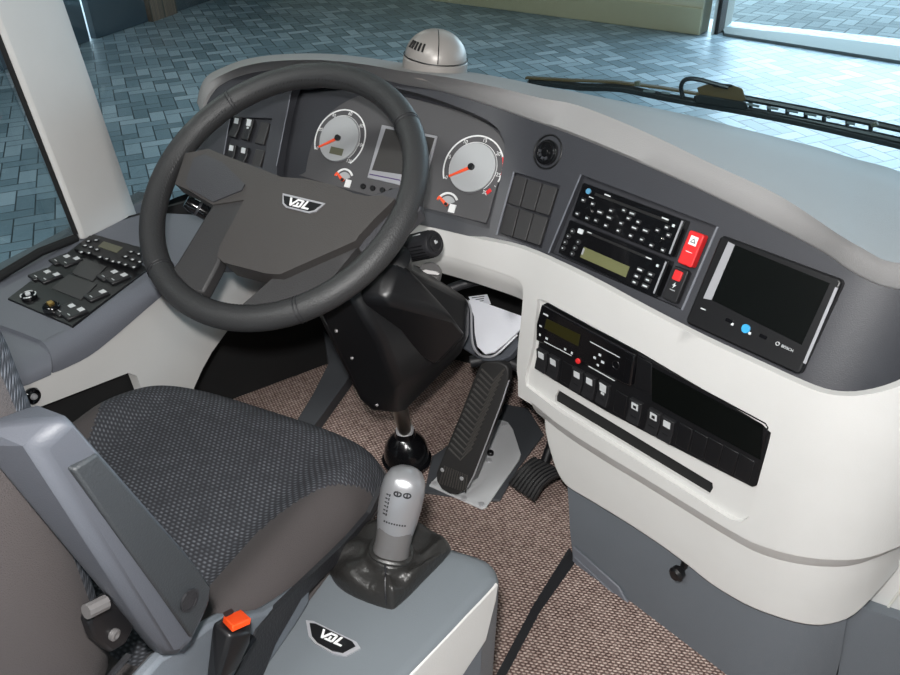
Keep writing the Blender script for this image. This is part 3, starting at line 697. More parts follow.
mb = MB(); fprism(mb, FG, [gp(397, 182, GZ+.003), gp(580, 218, GZ+.003), gp(536, 366, GZ+.003), gp(345, 338, GZ+.003)], GZ+.002, GZ+.0036); mb.build('screen', 'screen_grey', dsp)
mb = MB(); fprism(mb, FG, [gp(340, 353), gp(455, 376), gp(453, 380), gp(339, 357)], GZ+.003, GZ+.0036); mb.build('stripe', 'purple', dsp)
for x, y in ((314, 400), (350, 407), (387, 414), (420, 418)):
    mb = MB(); fdisc(mb, FG, *gp(x, y), .0048, GZ, GZ+.005, seg=18); mb.build('button', 'black', cl, bevel=.0006)

# dome on the dash top
c = PZ(435, 66, .775); dm = thing('dome_speaker', 'grey plastic dome with slotted vents standing on the dash top', 'dome', c)
AX = V3(.10, .06, 1)
mb = MB(); mb.lathe(c, AX, [(.054, -.012), (.056, -.004), (.055, .012), (.053, .014)]); mb.build('base', 'dome_grey', dm)
mb = MB(); prof = [(.0525, .013)]+[(.0525*math.cos(R(a)), .014+.046*math.sin(R(a))) for a in range(8, 90, 8)]+[(.001, .0601)]
mb.lathe(c, AX, prof, seg=36); cap = mb.build('cap', 'dome_grey', dm)
ax = AX/np.linalg.norm(AX)
def dsph(az, el, r=.0535):
    a, e = R(az), R(el); return c+ax*(.014+.046*math.sin(e)*r/.0525)+r*math.cos(e)*V3(math.cos(a), math.sin(a), -.12*math.cos(a)-.06*math.sin(a))
mb = MB()
for az in range(-128, -83, 9): mb.tube([dsph(az, e) for e in (22, 30, 38)], .0018, seg=6)
mb.each('vent_slot', 'black_matt', cap)
mb = MB(); mb.tube([dsph(az, 2, .054) for az in range(-180, 180, 15)], .0010, seg=6, closed=True); mb.tube([dsph(-60, e) for e in range(4, 88, 8)], .0008, seg=6); mb.build('seam', 'black', cap)

# ------------------------------------------------------------------ steering wheel
W = V3(-.70, .86, .69); tw = R(34.15); FW = Frame(W, V3(1, 0, 0), V3(0, -math.cos(tw), -math.sin(tw)))
sw = thing('steering_wheel', 'dark grey leather rimmed four spoke bus steering wheel', 'steering wheel', W)
RM, RT = .2065, .0185
ring = lambda a, r=RM, n=0: FW.p(r*math.cos(a), r*math.sin(a), n)
mb = MB(); mb.tube([ring(a) for a in np.linspace(0, 2*math.pi, 96, endpoint=False)], RT, closed=True, seg=20); rim = mb.build('rim', 'wheel_leather', sw, ang=80)
# stitched seams round the rim at the spokes, running seam on the inside
K2w = K(120, 50, 2.3272)
mb = MB()
for p in ((265, 130), (672, 170), (418, 600), (112, 500)):
    u, v = FW.uv(*K2w(*p)); a = math.atan2(v, u)
    for d in (-.012, .012):
        T = V3(*(FW.U*math.cos(a+d)+FW.D*math.sin(a+d))); c = ring(a+d)
        mb.tube([c+(T*math.cos(q)+FW.N*math.sin(q))*(RT+.0002) for q in np.linspace(0, 2*math.pi, 20, endpoint=False)], .0008, closed=True, seg=6)
mb.each('seam', 'black_soft', rim)
mb = MB()
for a in np.linspace(0, 2*math.pi, 200, endpoint=False):
    T = FW.U*math.cos(a)+FW.D*math.sin(a); S_ = -FW.U*math.sin(a)+FW.D*math.cos(a); c = ring(a)+(-T*math.cos(.5)+FW.N*math.sin(.5))*RT
    b_ = T*math.sin(.5)+FW.N*math.cos(.5)
    mb.tube([c-b_*.0016-S_*.0004, c+b_*.0016+S_*.0012], .00055, seg=4)
mb.build('stitching', 'black', rim)
def wpatch(mb, pts, n, th, bow=0, mi=0, step=9):
    P = [K2w(*p) for p in pts]
    def h(x, y):
        q = FW.hit(x, y, n); u, v = (q-W)@FW.U, (q-W)@FW.D; r = math.hypot(u, v)
        return q-FW.N*bow*max(0, (r/.2))**2
    return patch(mb, P, [], h, step, th, mi)
sm = lambda P, k=3: [tuple(p) for p in catmull(P, k, True)]
# hub and spokes (slightly dished)
PAD = [(372, 295), (434, 300), (496, 314), (545, 334), (575, 340), (610, 338), (640, 346), (590, 395), (556, 432), (548, 444), (460, 483), (372, 522), (340, 520), (240, 494), (226, 480), (232, 455), (262, 400), (290, 345), (330, 318)]
mb = MB(); wpatch(mb, PAD, .018, .040, .0); mb.build('airbag_cover', 'wheel_plastic', sw, bevel=.008, bseg=4)
mb = MB(); wpatch(mb, [(152, 240), (205, 230), (262, 252), (330, 278), (388, 300), (330, 322), (292, 348), (215, 360), (160, 326), (128, 312)], .006, .024); mb.build('spoke', 'wheel_plastic', sw, bevel=.004)
mb = MB(); wpatch(mb, [(172, 250), (198, 243), (240, 262), (290, 312), (282, 326), (216, 353), (160, 322), (152, 308)], .0085, .004); mb.build('spoke_panel', 'wheel_grey', sw, bevel=.0015)
mb = MB(); wpatch(mb, [(215, 358), (292, 340), (345, 318), (300, 380), (238, 470), (228, 498), (192, 566), (160, 560), (112, 520), (135, 490)], .003, .022); mb.build('spoke', 'wheel_lower', sw, bevel=.004)
mb = MB(); wpatch(mb, [(368, 520), (450, 483), (552, 436), (558, 452), (470, 560), (430, 590), (330, 618), (262, 612)], .003, .022); mb.build('spoke', 'wheel_lower', sw, bevel=.004)
mb = MB(); wpatch(mb, [(556, 338), (583, 340), (645, 319), (690, 308), (700, 370), (640, 430), (560, 470), (548, 440), (556, 420)], .002, .024); mb.build('spoke', 'wheel_grey', sw, bevel=.004)
# hub underside
mb = MB(); mb.lathe(W, -FW.N, [(.02, .03), (.03, .04), (.03, .085), (.03, .13)]); mb.build('hub', 'black_matt', sw)
# maker badge
def badge(F, pts, parent, w, n=.0012):
    mb = MB(); fprism(mb, F, pts, -.001, n, 0)
    q = np.array(pts); c = q.mean(0); ins = [tuple(c+(p-c)*V3(.90, .74)[:2]) for p in q]
    fprism(mb, F, ins, n-.0002, n+.0006, 1)
    return mb
B = [(372, 333), (474, 357), (462, 368), (435, 372), (402, 368), (380, 358)]
bp_ = [FW.uv(*K2w(*p), .019) for p in B]
bc = np.mean(np.array(bp_), 0); A0, A1 = np.array(bp_[0]), np.array(bp_[1]); dv = (A1-A0)/np.linalg.norm(A1-A0)
FBg = Frame(FW.p(bc[0], bc[1], .0185), FW.U*dv[0]+FW.D*dv[1], FW.D*dv[0]-FW.U*dv[1])
def vdl(mb, F, s, mi):
    n0, n1 = .0016, .0024
    fprism(mb, F, [(-1.5*s, -.5*s), (-1.25*s, -.5*s), (-1.0*s, .2*s), (-.45*s, -.5*s), (-.15*s, -.5*s), (-.95*s, .5*s), (-1.15*s, .5*s)], n0, n1, mi)
    for P in ([(-.25*s, -.5*s), (.35*s, -.5*s), (.35*s, -.3*s), (-.4*s, -.3*s)], [(.2*s, -.5*s), (.45*s, -.4*s), (.3*s, .4*s), (.05*s, .5*s)], [(-.6*s, .3*s), (.2*s, .3*s), (.15*s, .5*s), (-.75*s, .5*s)], [(-.3*s, -.08*s), (-.1*s, -.08*s), (-.2*s, .35*s), (-.4*s, .35*s)]):
        fprism(mb, F, P, n0, n1, mi)
    fprism(mb, F, [(.75*s, -.5*s), (1.0*s, -.5*s), (.75*s, .3*s), (1.4*s, .3*s), (1.35*s, .5*s), (.42*s, .5*s)], n0, n1, mi)
hw = .036
mb = badge(FBg, [(-hw, -.0100), (hw, -.0100), (hw*.78, .0055), (hw*.55, .0100), (-hw*.55, .0100), (-hw*.78, .0055)], sw, 1)
vdl(mb, FBg.at(-.001, 0), .0125, 2); mb.build('badge', ['bezel_silver', 'black', 'white'], sw)

# ------------------------------------------------------------------ steering column
sc = thing('steering_column', 'glossy black steering column shroud running down to a rubber boot on the floor', 'steering column', PZ(408, 452, .0))
D_ = lambda x, y, d: PD(x, y, d)
mb = MB()
hull(mb, [D_(322, 300, 1.20), D_(318, 316, 1.21), D_(360, 400, 1.31), D_(373, 411, 1.32), D_(393, 413, 1.34), D_(405, 410, 1.36), D_(352, 292, 1.15), D_(470, 300, 1.30), D_(469, 337, 1.34), D_(463, 351, 1.36), D_(440, 373, 1.37),
          D_(380, 340, 1.19), D_(398, 384, 1.27), D_(398, 262, 1.20), D_(350, 262, 1.15), D_(330, 250, 1.20),
          D_(330, 300, 1.36), D_(370, 400, 1.44), D_(400, 405, 1.46), D_(455, 345, 1.45), D_(465, 320, 1.42), D_(410, 262, 1.34)])
mb.build('shroud', 'black', sc, bevel=.012, bseg=4)
mb = MB(); hull(mb, [D_(352, 268, 1.17), D_(398, 258, 1.16), D_(412, 272, 1.17), D_(454, 318, 1.22), D_(468, 336, 1.275), D_(436, 368, 1.30), D_(385, 300, 1.145), D_(360, 300, 1.16), D_(372, 330, 1.25), D_(440, 345, 1.34), D_(400, 290, 1.3)])
mb.build('upper_cover', 'black', sc, bevel=.012, bseg=4)
mb = MB(); mb.lathe(D_(395, 262, 1.185), CF*-1+V3(0, 0, 1), [(.026, -.01), (.024, .012), (.015, .017), (.002, .018)]); mb.build('stalk_collar', 'black', sc)
b0 = PZ(407, 462, .0); 
s0 = D_(397, 400, 1.40); s1 = b0+V3(0, .0, .085)
mb = MB(); mb.tube([s0, s1], [.0135, .0135], seg=16); mb.tube([s0+V3(.016, 0, 0), s1+V3(.012, 0, .02)], .004, seg=8); mb.build('shaft', 'steel', sc)
mb = MB(); mb.lathe(s1+(s1-s0)*.02, s0-s1, [(.0165, -.012), (.02, -.010), (.02, .002), (.018, .006), (.018, .014), (.014, .018)]); mb.build('clamp_collar', 'chrome', sc)
mb = MB(); mb.lathe(b0, V3(0, 0, 1), [(.050, .0), (.052, .012), (.047, .016), (.047, .024), (.044, .045), (.035, .062), (.022, .074), (.020, .086), (.016, .088)]); mb.build('boot', 'black_gloss', sc)
mb = MB()
for p in ((336.5, 331, 1.212), (352, 358, 1.235), (377, 405, 1.31)): mb.lathe(D_(*p), -CF, [(.0026, 0), (.0026, .003), (.001, .0035)], seg=10)
mb.each('screw', 'gunmetal', sc)
# stalk on the right
st = thing('wiper_stalk', 'ribbed black wiper stalk with white symbols right of the steering column', 'stalk', D_(400, 252, 1.25))
a, b = D_(398, 251, 1.245), D_(435, 243, 1.19); ax = (b-a)/np.linalg.norm(b-a); L_ = np.linalg.norm(b-a)
mb = MB(); mb.lathe(a, ax, [(.010, -.10), (.010, -.03), (.0185, -.028), (.0200, 0), (.0203, L_*.5), (.0203, L_-.004), (.018, L_)]); grip = mb.build('grip', 'black_soft', st)
mb = MB(); mb.lathe(b, ax, [(.0125, -.002), (.0125, .002), (.0105, .003), (.0100, .0015), (.001, .001)]); mb.build('end_button', 'button', st)
mb = MB(); e1 = np.cross(ax, V3(0, 0, 1)); e1 /= np.linalg.norm(e1); e2 = np.cross(e1, ax); e2 = e2 if e2[2] > 0 else -e2
for q in range(24):
    an = 2*math.pi*q/24; o = (e1*math.cos(an)+e2*math.sin(an))
    if o@(-CF) > .45 and o[2] > .3: continue
    mb.tube([a+o*.0203+ax*.004, b+o*.0203-ax*.008], .0009, seg=5)
mb.each('rib', 'black', grip)
FS = Frame(a+e2*0, ax, np.cross(ax, -CF)); FS = Frame(a, ax, FS.D if FS.D[2] < 0 else -FS.D)
up_ = -FS.D*.62+FS.N*.78; Dn = Frame(a+up_*.0206, ax, np.cross(up_, ax) if np.cross(up_, ax)[2] < 0 else -np.cross(up_, ax))
mb = MB(); fbox(mb, Dn, L_*.62, -.0035, L_*.82, -.002, 0, .0008); fbox(mb, Dn, L_*.46, -.004, L_*.49, .004, 0, .0008); farc(mb, Dn, L_*.32, 0, .002, .003, 0, 360, 0, .0008, seg=15); farc(mb, Dn, L_*.14, 0, .0025, .0035, -60, 60, 0, .0008, seg=9)
mb.build('symbol', 'mark', st)
c = b+ax*.0032; FE = Frame(c, e1, -e2); mb = MB(); fbox(mb, FE, -.003, -.002, .003, .001, -.001, .0003); fbox(mb, FE, -.0005, -.0045, .0025, -.002, -.001, .0003); mb.build('horn_symbol', 'mark', st)
# stalk on the left
lf = thing('indicator_stalk', 'short black indicator stalk seen through the left gap of the steering wheel', 'stalk', D_(200, 212, 1.32))
mb = MB(); a, b = D_(186, 201, 1.30), D_(240, 232, 1.34); mb.tube([a, a+(b-a)*.1, a+(b-a)*.45, b], [.010, .013, .013, .008], seg=16); mb.build('grip', 'black_gloss', lf)
mb = MB(); mb.tube([a+(b-a)*.2, a+(b-a)*.24], .0137, seg=16); mb.build('band', 'dash_dark', lf)
# ignition lock
ig = thing('ignition_key', 'silver ignition key with an orange edged lock beside the steering column', 'key', D_(430, 273, 1.33))
c = D_(430, 273, 1.33); A_ = -CF*.8+V3(.1, 0, .5)
mb = MB(); mb.lathe(c, A_, [(.019, -.03), (.020, .0), (.017, .005), (.002, .005)]); mb.build('lock', 'gunmetal', ig)
mb = MB(); mb.lathe(c, A_, [(.017, .003), (.0172, .0045), (.0158, .005), (.0158, .003)]); mb.build('ring', 'orange', ig)
F_ = Frame(c-CF*.008, CR, -CU); mb = MB(); fprism(mb, F_, [(-.017, -.002), (-.008, -.006), (.010, -.003), (.018, .001), (.015, .006), (-.002, .004), (-.014, .003)], 0, .006); mb.build('key_bow', 'gunmetal', ig, bevel=.0015)

# ------------------------------------------------------------------ footwell
fl = MB(); fl.prism([V3(-1.22, -.6, 0), V3(1.4, -.6, 0), V3(1.4, 1.5, 0), V3(-1.22, 1.5, 0)], [V3(-1.22, -.6, -.04), V3(1.4, -.6, -.04), V3(1.4, 1.5, -.04), V3(-1.22, 1.5, -.04)]); struct(fl.build('floor', 'carpet'))
mb = MB(); q = [PZ(569, 548, .0008), PZ(577, 560, .0008), PZ(540, 612, .0008), PZ(508, 672, .0008), PZ(470, 740, .0008), PZ(462, 736, .0008), PZ(500, 668, .0008), PZ(533, 606, .0008)]
mb.prism([p+V3(0, 0, .0012) for p in q], q); struct(mb.build('trim_1', 'black_soft'))
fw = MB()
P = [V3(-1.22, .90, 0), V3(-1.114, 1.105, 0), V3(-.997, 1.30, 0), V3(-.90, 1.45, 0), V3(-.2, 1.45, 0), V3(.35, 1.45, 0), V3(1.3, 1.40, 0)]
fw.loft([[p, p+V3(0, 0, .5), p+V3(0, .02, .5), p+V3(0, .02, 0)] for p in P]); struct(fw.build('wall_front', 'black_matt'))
mb = MB(); P = [PZ(236, 398, .30), PZ(330, 345, .3)]
mb = MB(); q = [(338, 346, .10), (352, 372, .035), (346, 382, .03), (311, 430, .03), (297, 420, .03), (313, 394, .03), (329, 363, .03), (323, 330, .12)]
T_ = [PZ(*p) for p in q]; mb.prism(T_, [V3(p[0], p[1], 0) for p in T_]); dk = mb.build('cable_duct', 'duct_grey', bevel=.006); tag(dk, 'grey raised plastic duct crossing the carpet below the column shroud', 'duct')
mb = MB(); q = [PZ(*p, .006) for p in ((424, 492), (432, 456), (441, 450), (480, 420), (497, 402), (528, 408), (544, 434), (518, 468), (500, 500), (487, 500))]
mb.prism(q, [V3(p[0], p[1], 0) for p in q]); pm = mb.build('pedal_mat', 'duct_grey', bevel=.002); tag(pm, 'flat grey plate on the carpet under the silver pedal base', 'plate')

pd = thing('accelerator_pedal', 'long black rubber accelerator pedal with chevron grooves on a silver plate', 'pedal', PZ(460, 495, .01))
mb = MB(); q = [PZ(*p, .011) for p in ((429, 485), (440, 473), (493, 421), (500, 419.5), (508, 422), (513, 429), (521, 454), (519, 460), (486, 507), (482, 508.5))]
mb.prism(q, [V3(p[0], p[1], .0065) for p in q]); bs = mb.build('base_plate', 'plate_silver', pd, bevel=.001)
mb = MB()
for x, y in ((504, 425), (481.5, 505), (434, 484), (464, 499), (489, 461)): mb.lathe(PZ(x, y, .011), V3(0, 0, 1), [(.006, 0), (.006, .003), (.003, .004), (.001, .0035)], seg=12)
mb.each('bolt', 'chrome', bs)
mb = MB(); c = PZ(490.5, 454, .011); mb.lathe(c, V3(0, 0, 1), [(.007, 0), (.007, .006), (.005, .008), (.0035, .0078), (.003, .004)], seg=16); mb.build('hole_plug', 'black', bs)
A_ = PZ(452, 487, .052); B_ = PD(495, 367, 1.415)
UP = B_-A_; LN = np.linalg.norm(UP); UP = UP/LN
rx = V3(1, -.12, 0); rx = rx-UP*(rx@UP); rx /= np.linalg.norm(rx)
FP = Frame(A_, rx, -UP)
k3b = K(420, 340, 3.75)
OP = [(225, 92), (240, 82), (290, 80), (322, 95), (331, 112), (330, 152), (300, 240), (240, 400), (196, 510), (170, 560), (140, 580), (112, 578), (80, 560), (62, 530), (60, 500), (92, 420), (150, 280), (200, 150)]
pp = [FP.uv(*k3b(*p)) for p in OP]
mb = MB(); fprism(mb, FP, pp, -.018, 0); td = mb.build('tread', 'rubber', pd, bevel=.003, bseg=3)
mb = MB()
def inq(x, y): return pip(x, y, OP)
L0_, L1_ = FP.uv(*k3b(272, 90)), FP.uv(*k3b(150, 460))
for i in range(17):
    t = i/16; cx = 285+(152-285)*t; cy = 120+(430-120)*t
    cx = 276+(153-276)*t; cy = 128+(425-128)*t; m_ = FP.p(*FP.uv(*k3b(cx, cy+24)), .0008); b = FP.p(*FP.uv(*k3b(cx+42, cy-20)), .0008)
    a = FP.p(*FP.uv(*k3b(cx-44, cy-20)), .0008)
    mb.tube([a, m_, b], .0021, seg=6)
mb.each('chevron_rib', 'rubber_rib', td)
mb = MB()
for i in range(11):
    x0, y0 = 92+i*8.4, 472+i*3.4; x1, y1 = 66+i*9.6, 545+i*3.2
    mb.tube([FP.p(*FP.uv(*k3b(x0+2, y0)), .0006), FP.p(*FP.uv(*k3b(x1+8, y1-8)), .0006)], .0016, seg=6)
mb.each('heel_rib', 'rubber_rib', td)
mb = MB()
for x, y in ((85, 486), (158, 518)): mb.lathe(FP.p(*FP.uv(*k3b(x, y)), .001), FP.N, [(.0042, 0), (.004, .0015), (.001, .0025)], seg=12)
mb.each('rivet', 'chrome', td)
mb = MB(); e = [FP.p(*FP.uv(*k3b(x, y)), -.004)+rx*.002 for x, y in ((326, 150), (300, 230), (240, 390), (196, 505), (172, 552))]; mb.tube(e, .0018, seg=6); mb.build('side_rail', 'bezel_silver', td)
mb = MB(); lo = PZ(470, 484, .012)
hull(mb, [FP.p(*FP.uv(*k3b(170, 545)), -.016), FP.p(*FP.uv(*k3b(80, 545)), -.016), FP.p(*FP.uv(*k3b(330, 160)), -.016)-UP*.0, FP.p(*FP.uv(*k3b(250, 150)), -.016), PZ(478, 478, .012), PZ(452, 490, .012), PZ(484, 452, .012), PZ(492, 420, .04)]); mb.build('lever', 'black', pd, bevel=.003)

bk = thing('brake_pedal', 'small curved black ribbed pedal partly hidden by the cream dash', 'pedal', PZ(520, 490, .03))
k3c = K(400, 450, 3)
FB2 = Frame(PZ(530, 480, .075), V3(.93, -.1, .10), V3(0, -.85, -.4))
q = [(322, 98), (345, 70), (375, 35), (400, 20), (470, 10), (480, 60), (450, 90), (430, 105), (410, 130), (398, 153), (370, 140)]
mb = MB(); 
rows = []
for i in range(9):
    t = i/8; l = [(322, 98), (345, 70), (372, 38), (400, 18)]; r_ = [(400, 152), (425, 108), (455, 82), (500, 66)]
    def at(P, t):
        s = t*(len(P)-1); k = min(int(s), len(P)-2); f = s-k; return (P[k][0]*(1-f)+P[k+1][0]*f, P[k][1]*(1-f)+P[k+1][1]*f)
    n = .012*math.sin(math.pi*min(1, t*.9+.1))-(.014*(1-t))
    a = FB2.hit(*k3c(*at(l, t)), n); b = FB2.hit(*k3c(*at(r_, t)), n); rows.append([a, b, b-FB2.N*.012, a-FB2.N*.012])
mb.loft(rows); pt = mb.build('tread', 'rubber', bk, bevel=.002)
mb = MB()
for i in range(1, 9):
    s = (i-.3)/8; tt = s
    P_ = []
    for k in range(9):
        a = np.array(rows[k][0])*(1-s)+np.array(rows[k][1])*s; P_.append(a+FB2.N*.0006)
    mb.tube(P_, .0016, seg=6)
mb.each('rib', 'black', pt)
mb = MB(); mb.tube([PZ(545, 462, .05), PZ(548, 440, .10)+V3(.02, .1, .1)], .010); mb.build('lever', 'black', bk)

# pouch beside the column
pc = thing('document_pouch', 'grey felt pouch with a white lining hanging open beside the column', 'pouch', D_(490, 330, 1.42))
k36 = K(400, 200, 3)
S = plane(D_(490, 325, 1.45), 12, 48)
mb = MB(); patch(mb, [k36(*p) for p in [(205, 300), (225, 298), (370, 350), (366, 380), (352, 396), (318, 428), (283, 456), (255, 462), (232, 440), (224, 400), (222, 350)]], [], lambda x, y: S.hit(x, y, .012), 12, .004); mb.build('lining', 'papers', pc, bevel=.001)
mb = MB(); patch(mb, [k36(*p) for p in [(110, 284), (170, 286), (200, 300), (216, 322), (216, 400), (222, 440), (240, 466), (262, 472), (300, 462), (350, 408), (356, 436), (330, 468), (290, 486), (250, 482), (205, 455), (150, 420), (118, 330)]], [], lambda x, y: S.hit(x, y, .004), 12, .02); mb.build('shell', 'felt', pc, bevel=.003)
mb = MB(); mb.tube([S.hit(*k36(*p), .016) for p in catmull([(118, 288), (160, 286), (194, 298), (212, 325), (214, 380), (218, 430), (232, 458), (256, 470), (290, 462), (352, 404)], 4)], .0022, seg=8); mb.build('piping', 'bezel_silver', pc)
lb = thing('label_card', 'small white printed card lying in the dark space under the dash', 'card', D_(480, 300, 1.50))
S2 = plane(D_(480, 300, 1.49), 10, 70)
mb = MB(); c4 = [S2.uv(*k36(*p)) for p in ((206, 291), (262, 284), (273, 312), (222, 322))]; fprism(mb, S2, c4, 0, .001); mb.build('card', 'papers', lb)
mb = MB()
for i in range(4):
    x0, y0 = 215+i*3, 294+i*6.5; fprism(mb, S2, [S2.uv(*k36(x0, y0)), S2.uv(*k36(x0+38-i*4, y0-5)), S2.uv(*k36(x0+39-i*4, y0-3.2)), S2.uv(*k36(x0+1, y0+1.8))], .001, .0014)
mb.build('print', 'button', lb)
# hoses under the dash
for pts, r_, lab in (([(433, 300), (452, 288), (480, 280), (505, 277)], .009, 'upper black hose in the dark space under the dash strip'), ([(470, 362), (490, 359), (505, 360), (530, 372)], .011, 'lower black hose behind the accelerator pedal top')):
    mb = MB(); mb.tube([D_(x, y, 1.47) for x, y in catmull(pts, 4)], r_); o = mb.build('hose', 'black_soft'); tag(o, lab, 'hose')

# ------------------------------------------------------------------ left side console
XI = -.955
sd = thing('side_console', 'grey topped cream side console below the driver window', 'console', (-1.08, .7, .2))
TOP = [(-60, 330), (-40, 300), (0, 276), (40, 252), (82, 229), (96, 222), (133, 216), (160, 213), (200, 215), (240, 224), (240, 262), (190, 262), (172, 264), (147, 276), (95, 310), (60, 332), (42, 341), (20, 332), (0, 325)]
hT = lambda x, y: PZ(x, y, .50)
PANEL = [(90.5, 236.5), (8, 300), (72.5, 327.5), (149, 270)]
mb = MB(); patch(mb, TOP, [], hT, 14, .02); mb.build('top_cover', 'console_grey', sd, bevel=.006, bseg=3)
# bolster (rounded inner edge) as a loft between crease and cream edge
cr = catmull([(42, 341), (60, 332), (95, 310), (147, 276), (172, 264), (190, 258), (240, 240)], 4); lo_ = catmull([(53, 373), (68, 367), (98, 350), (157, 300), (182, 280), (200, 270), (246, 250)], 4)
rows = []
for a, b in zip(cr, lo_):
    A = hT(*a); B = PX(b[0], b[1], XI+.004); O_ = V3(-.03, 0, 0)
    ctrl = V3(max(A[0], B[0])+.004, (A[1]+B[1])/2, max(A[2], B[2])-.004)
    pts = [(1-t)**2*A+2*t*(1-t)*ctrl+t*t*B for t in np.linspace(0, 1, 7)]
    rows.append([A+V3(-.02, 0, -.012)]+pts+[B+V3(-.03, 0, 0)])
mb = MB(); mb.loft(rows); mb.build('bolster', 'console_grey', sd, ang=60)
# rear section
mb = MB(); 
cr2 = [(-60, 315), (-20, 322), (0, 328), (22, 335), (40, 343)]; lo2 = [(-40, 410), (-10, 398), (10, 391), (30, 384), (51, 375)]
rows = []
for a, b in zip(cr2, lo2):
    A = PZ(a[0], a[1], .492); B = PX(b[0], b[1], XI+.004); ctrl = V3(max(A[0], B[0])+.006, (A[1]+B[1])/2, max(A[2], B[2])+.004)
    rows.append([A+V3(-.2, 0, -.0)]+[(1-t)**2*A+2*t*(1-t)*ctrl+t*t*B for t in np.linspace(0, 1, 7)]+[B+V3(-.1, 0, 0)])
mb.loft(rows); mb.build('rear_cover', 'console_grey', sd, ang=60)
mb = MB()
patch(mb, [(-30, 420), (-10, 398), (22, 386), (53, 373), (68, 367), (98, 350), (157, 300), (182, 280), (200, 270), (246, 250), (300, 236), (330, 238), (300, 262), (268, 285), (246, 308), (228, 330), (212, 352), (203, 368), (194, 388), (190, 430), (145, 430), (143, 392), (137, 376), (128, 373), (40, 407), (20, 440)], [], lambda x, y: PX(x, y, XI), 14, .02)
mb.build('side_panel', 'cream', sd, bevel=.002)
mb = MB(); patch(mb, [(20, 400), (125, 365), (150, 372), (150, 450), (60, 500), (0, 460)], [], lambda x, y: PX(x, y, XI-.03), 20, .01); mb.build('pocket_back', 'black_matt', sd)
mb = MB(); c = PX(30.5, 395.5, XI); mb.lathe(c, V3(1, 0, 0), [(.012, 0), (.013, .004), (.011, .008), (.008, .009), (.006, .006), (.001, .006)]); mb.build('socket', 'black_gloss', sd)
mb = MB(); mb.lathe(c+V3(.0, 0, 0), V3(1, 0, 0), [(.005, .006), (.004, .010), (.001, .0105)], seg=12); mb.build('contact_pin', 'chrome', sd)

kc = K(0, 220, 5.625)
FPn = Frame(PZ(90.5, 236.5, .5), PZ(149, 270, .5)-PZ(90.5, 236.5, .5), PZ(8, 300, .5)-PZ(90.5, 236.5, .5))
cp = thing('control_panel', 'black driver control panel with many white lit keys in the side console', 'control panel', FPn.p(.08, .1))
mb = MB(); fprism(mb, FPn, [FPn.uv(*p) for p in PANEL], -.002, .003); mb.build('backplate', 'black', cp, bevel=.001)
cu_ = lambda x, y, n=.004: FPn.uv(*kc(x, y), n)
def cpoly(name, P, n0, n1, m_, par=cp): mb = MB(); fprism(mb, FPn, [cu_(*p) for p in P], n0, n1); return mb.build(name, m_, par, bevel=.001)
cpoly('tray', [(465, 212), (600, 262), (520, 345), (405, 300)], .003, .0045, 'blank'); cpoly('tray', [(385, 305), (545, 362), (455, 450), (290, 385)], .003, .0045, 'blank')
hu = cpoly('keypad_unit', [(530, 92), (790, 165), (800, 250), (755, 282), (420, 175)], .003, .009, 'black')
cpoly('display', [(588, 135), (695, 170), (660, 200), (556, 163)], .0085, .0098, 'lcd_side', hu)
mb = MB()
ks = [(497, 118, 0), (540, 112, 0), (478, 143, 0), (510, 152, 0), (457, 180, 0), (500, 185, 0), (737, 178, 1), (780, 190, 1), (705, 205, 1), (745, 222, 1), (785, 235, 1), (635, 232, 1), (668, 238, 1), (705, 250, 1), (752, 265, 1), (562, 208, 0), (600, 218, 0), (545, 165, 0)]
for x, y, w in ks:
    u, v = cu_(x, y, .0095)
    if w: fbox(mb, FPn, u-.0055, v-.0045, u+.0055, v+.0045, .0085, .0115, r=.001)
    else: fdisc(mb, FPn, u, v, .0052, .0085, .0115, seg=14)
mb.each('key', 'button', hu, bevel=.0006)
mb = MB()
for x, y, w in ks: u, v = cu_(x, y, .0116); fbox(mb, FPn, u-.0022, v-.0018, u+.0022, v+.0018, .0113, .012)
mb.build('lettering', 'mark', hu)
for (x, y) in ((375, 203), (430, 215), (265, 290), (317, 305), (643, 290), (697, 308), (577, 402), (402, 482), (455, 502)):
    u, v = cu_(x, y, .008); F2 = FPn.at(u-.006 if x < 330 else u-.004, v+.011, 0)
    mb = MB(); fbox(mb, F2, -.011, -.018, .014, .016, .002, .0075); o = mb.build('rocker_switch', 'button', cp, bevel=.002)
    G = FPn.at(u, v); mb = MB(); fbox(mb, G, -.0052, -.0042, .0052, .0042, .0072, .0085); fbox(mb, G, -.0052+.001, .019, .0035, .0202, .0072, .0082); mb.build('symbol', 'mark', o)
u, v = cu_(160, 425, .008); mb = MB(); fdisc(mb, FPn, u, v, .012, .002, .010, seg=24); jk = mb.build('joystick', 'black_gloss', cp, bevel=.002)
mb = MB(); farc(mb, FPn, u, v, .0105, .0122, 0, 60, .0098, .0108, seg=8); farc(mb, FPn, u, v, .0105, .0122, 90, 150, .0098, .0108, seg=8); farc(mb, FPn, u, v, .0105, .0122, 180, 240, .0098, .0108, seg=8); farc(mb, FPn, u, v, .0105, .0122, 270, 330, .0098, .0108, seg=8); fdisc(mb, FPn, u, v, .004, .009, .013, 0, 12); mb.build('arrow_mark', 'mark', jk)
u, v = cu_(285, 480, .012); mb = MB(); fdisc(mb, FPn, u, v, .013, .002, .014, seg=20); kb = mb.build('rotary_knob', 'black_gloss', cp, bevel=.003)
mb = MB(); u, v = cu_(282, 465, .016); fbox(mb, FPn, u-.0055, v-.0045, u+.0055, v+.0045, .013, .0175); mb.build('cap', 'brass', kb, bevel=.001)

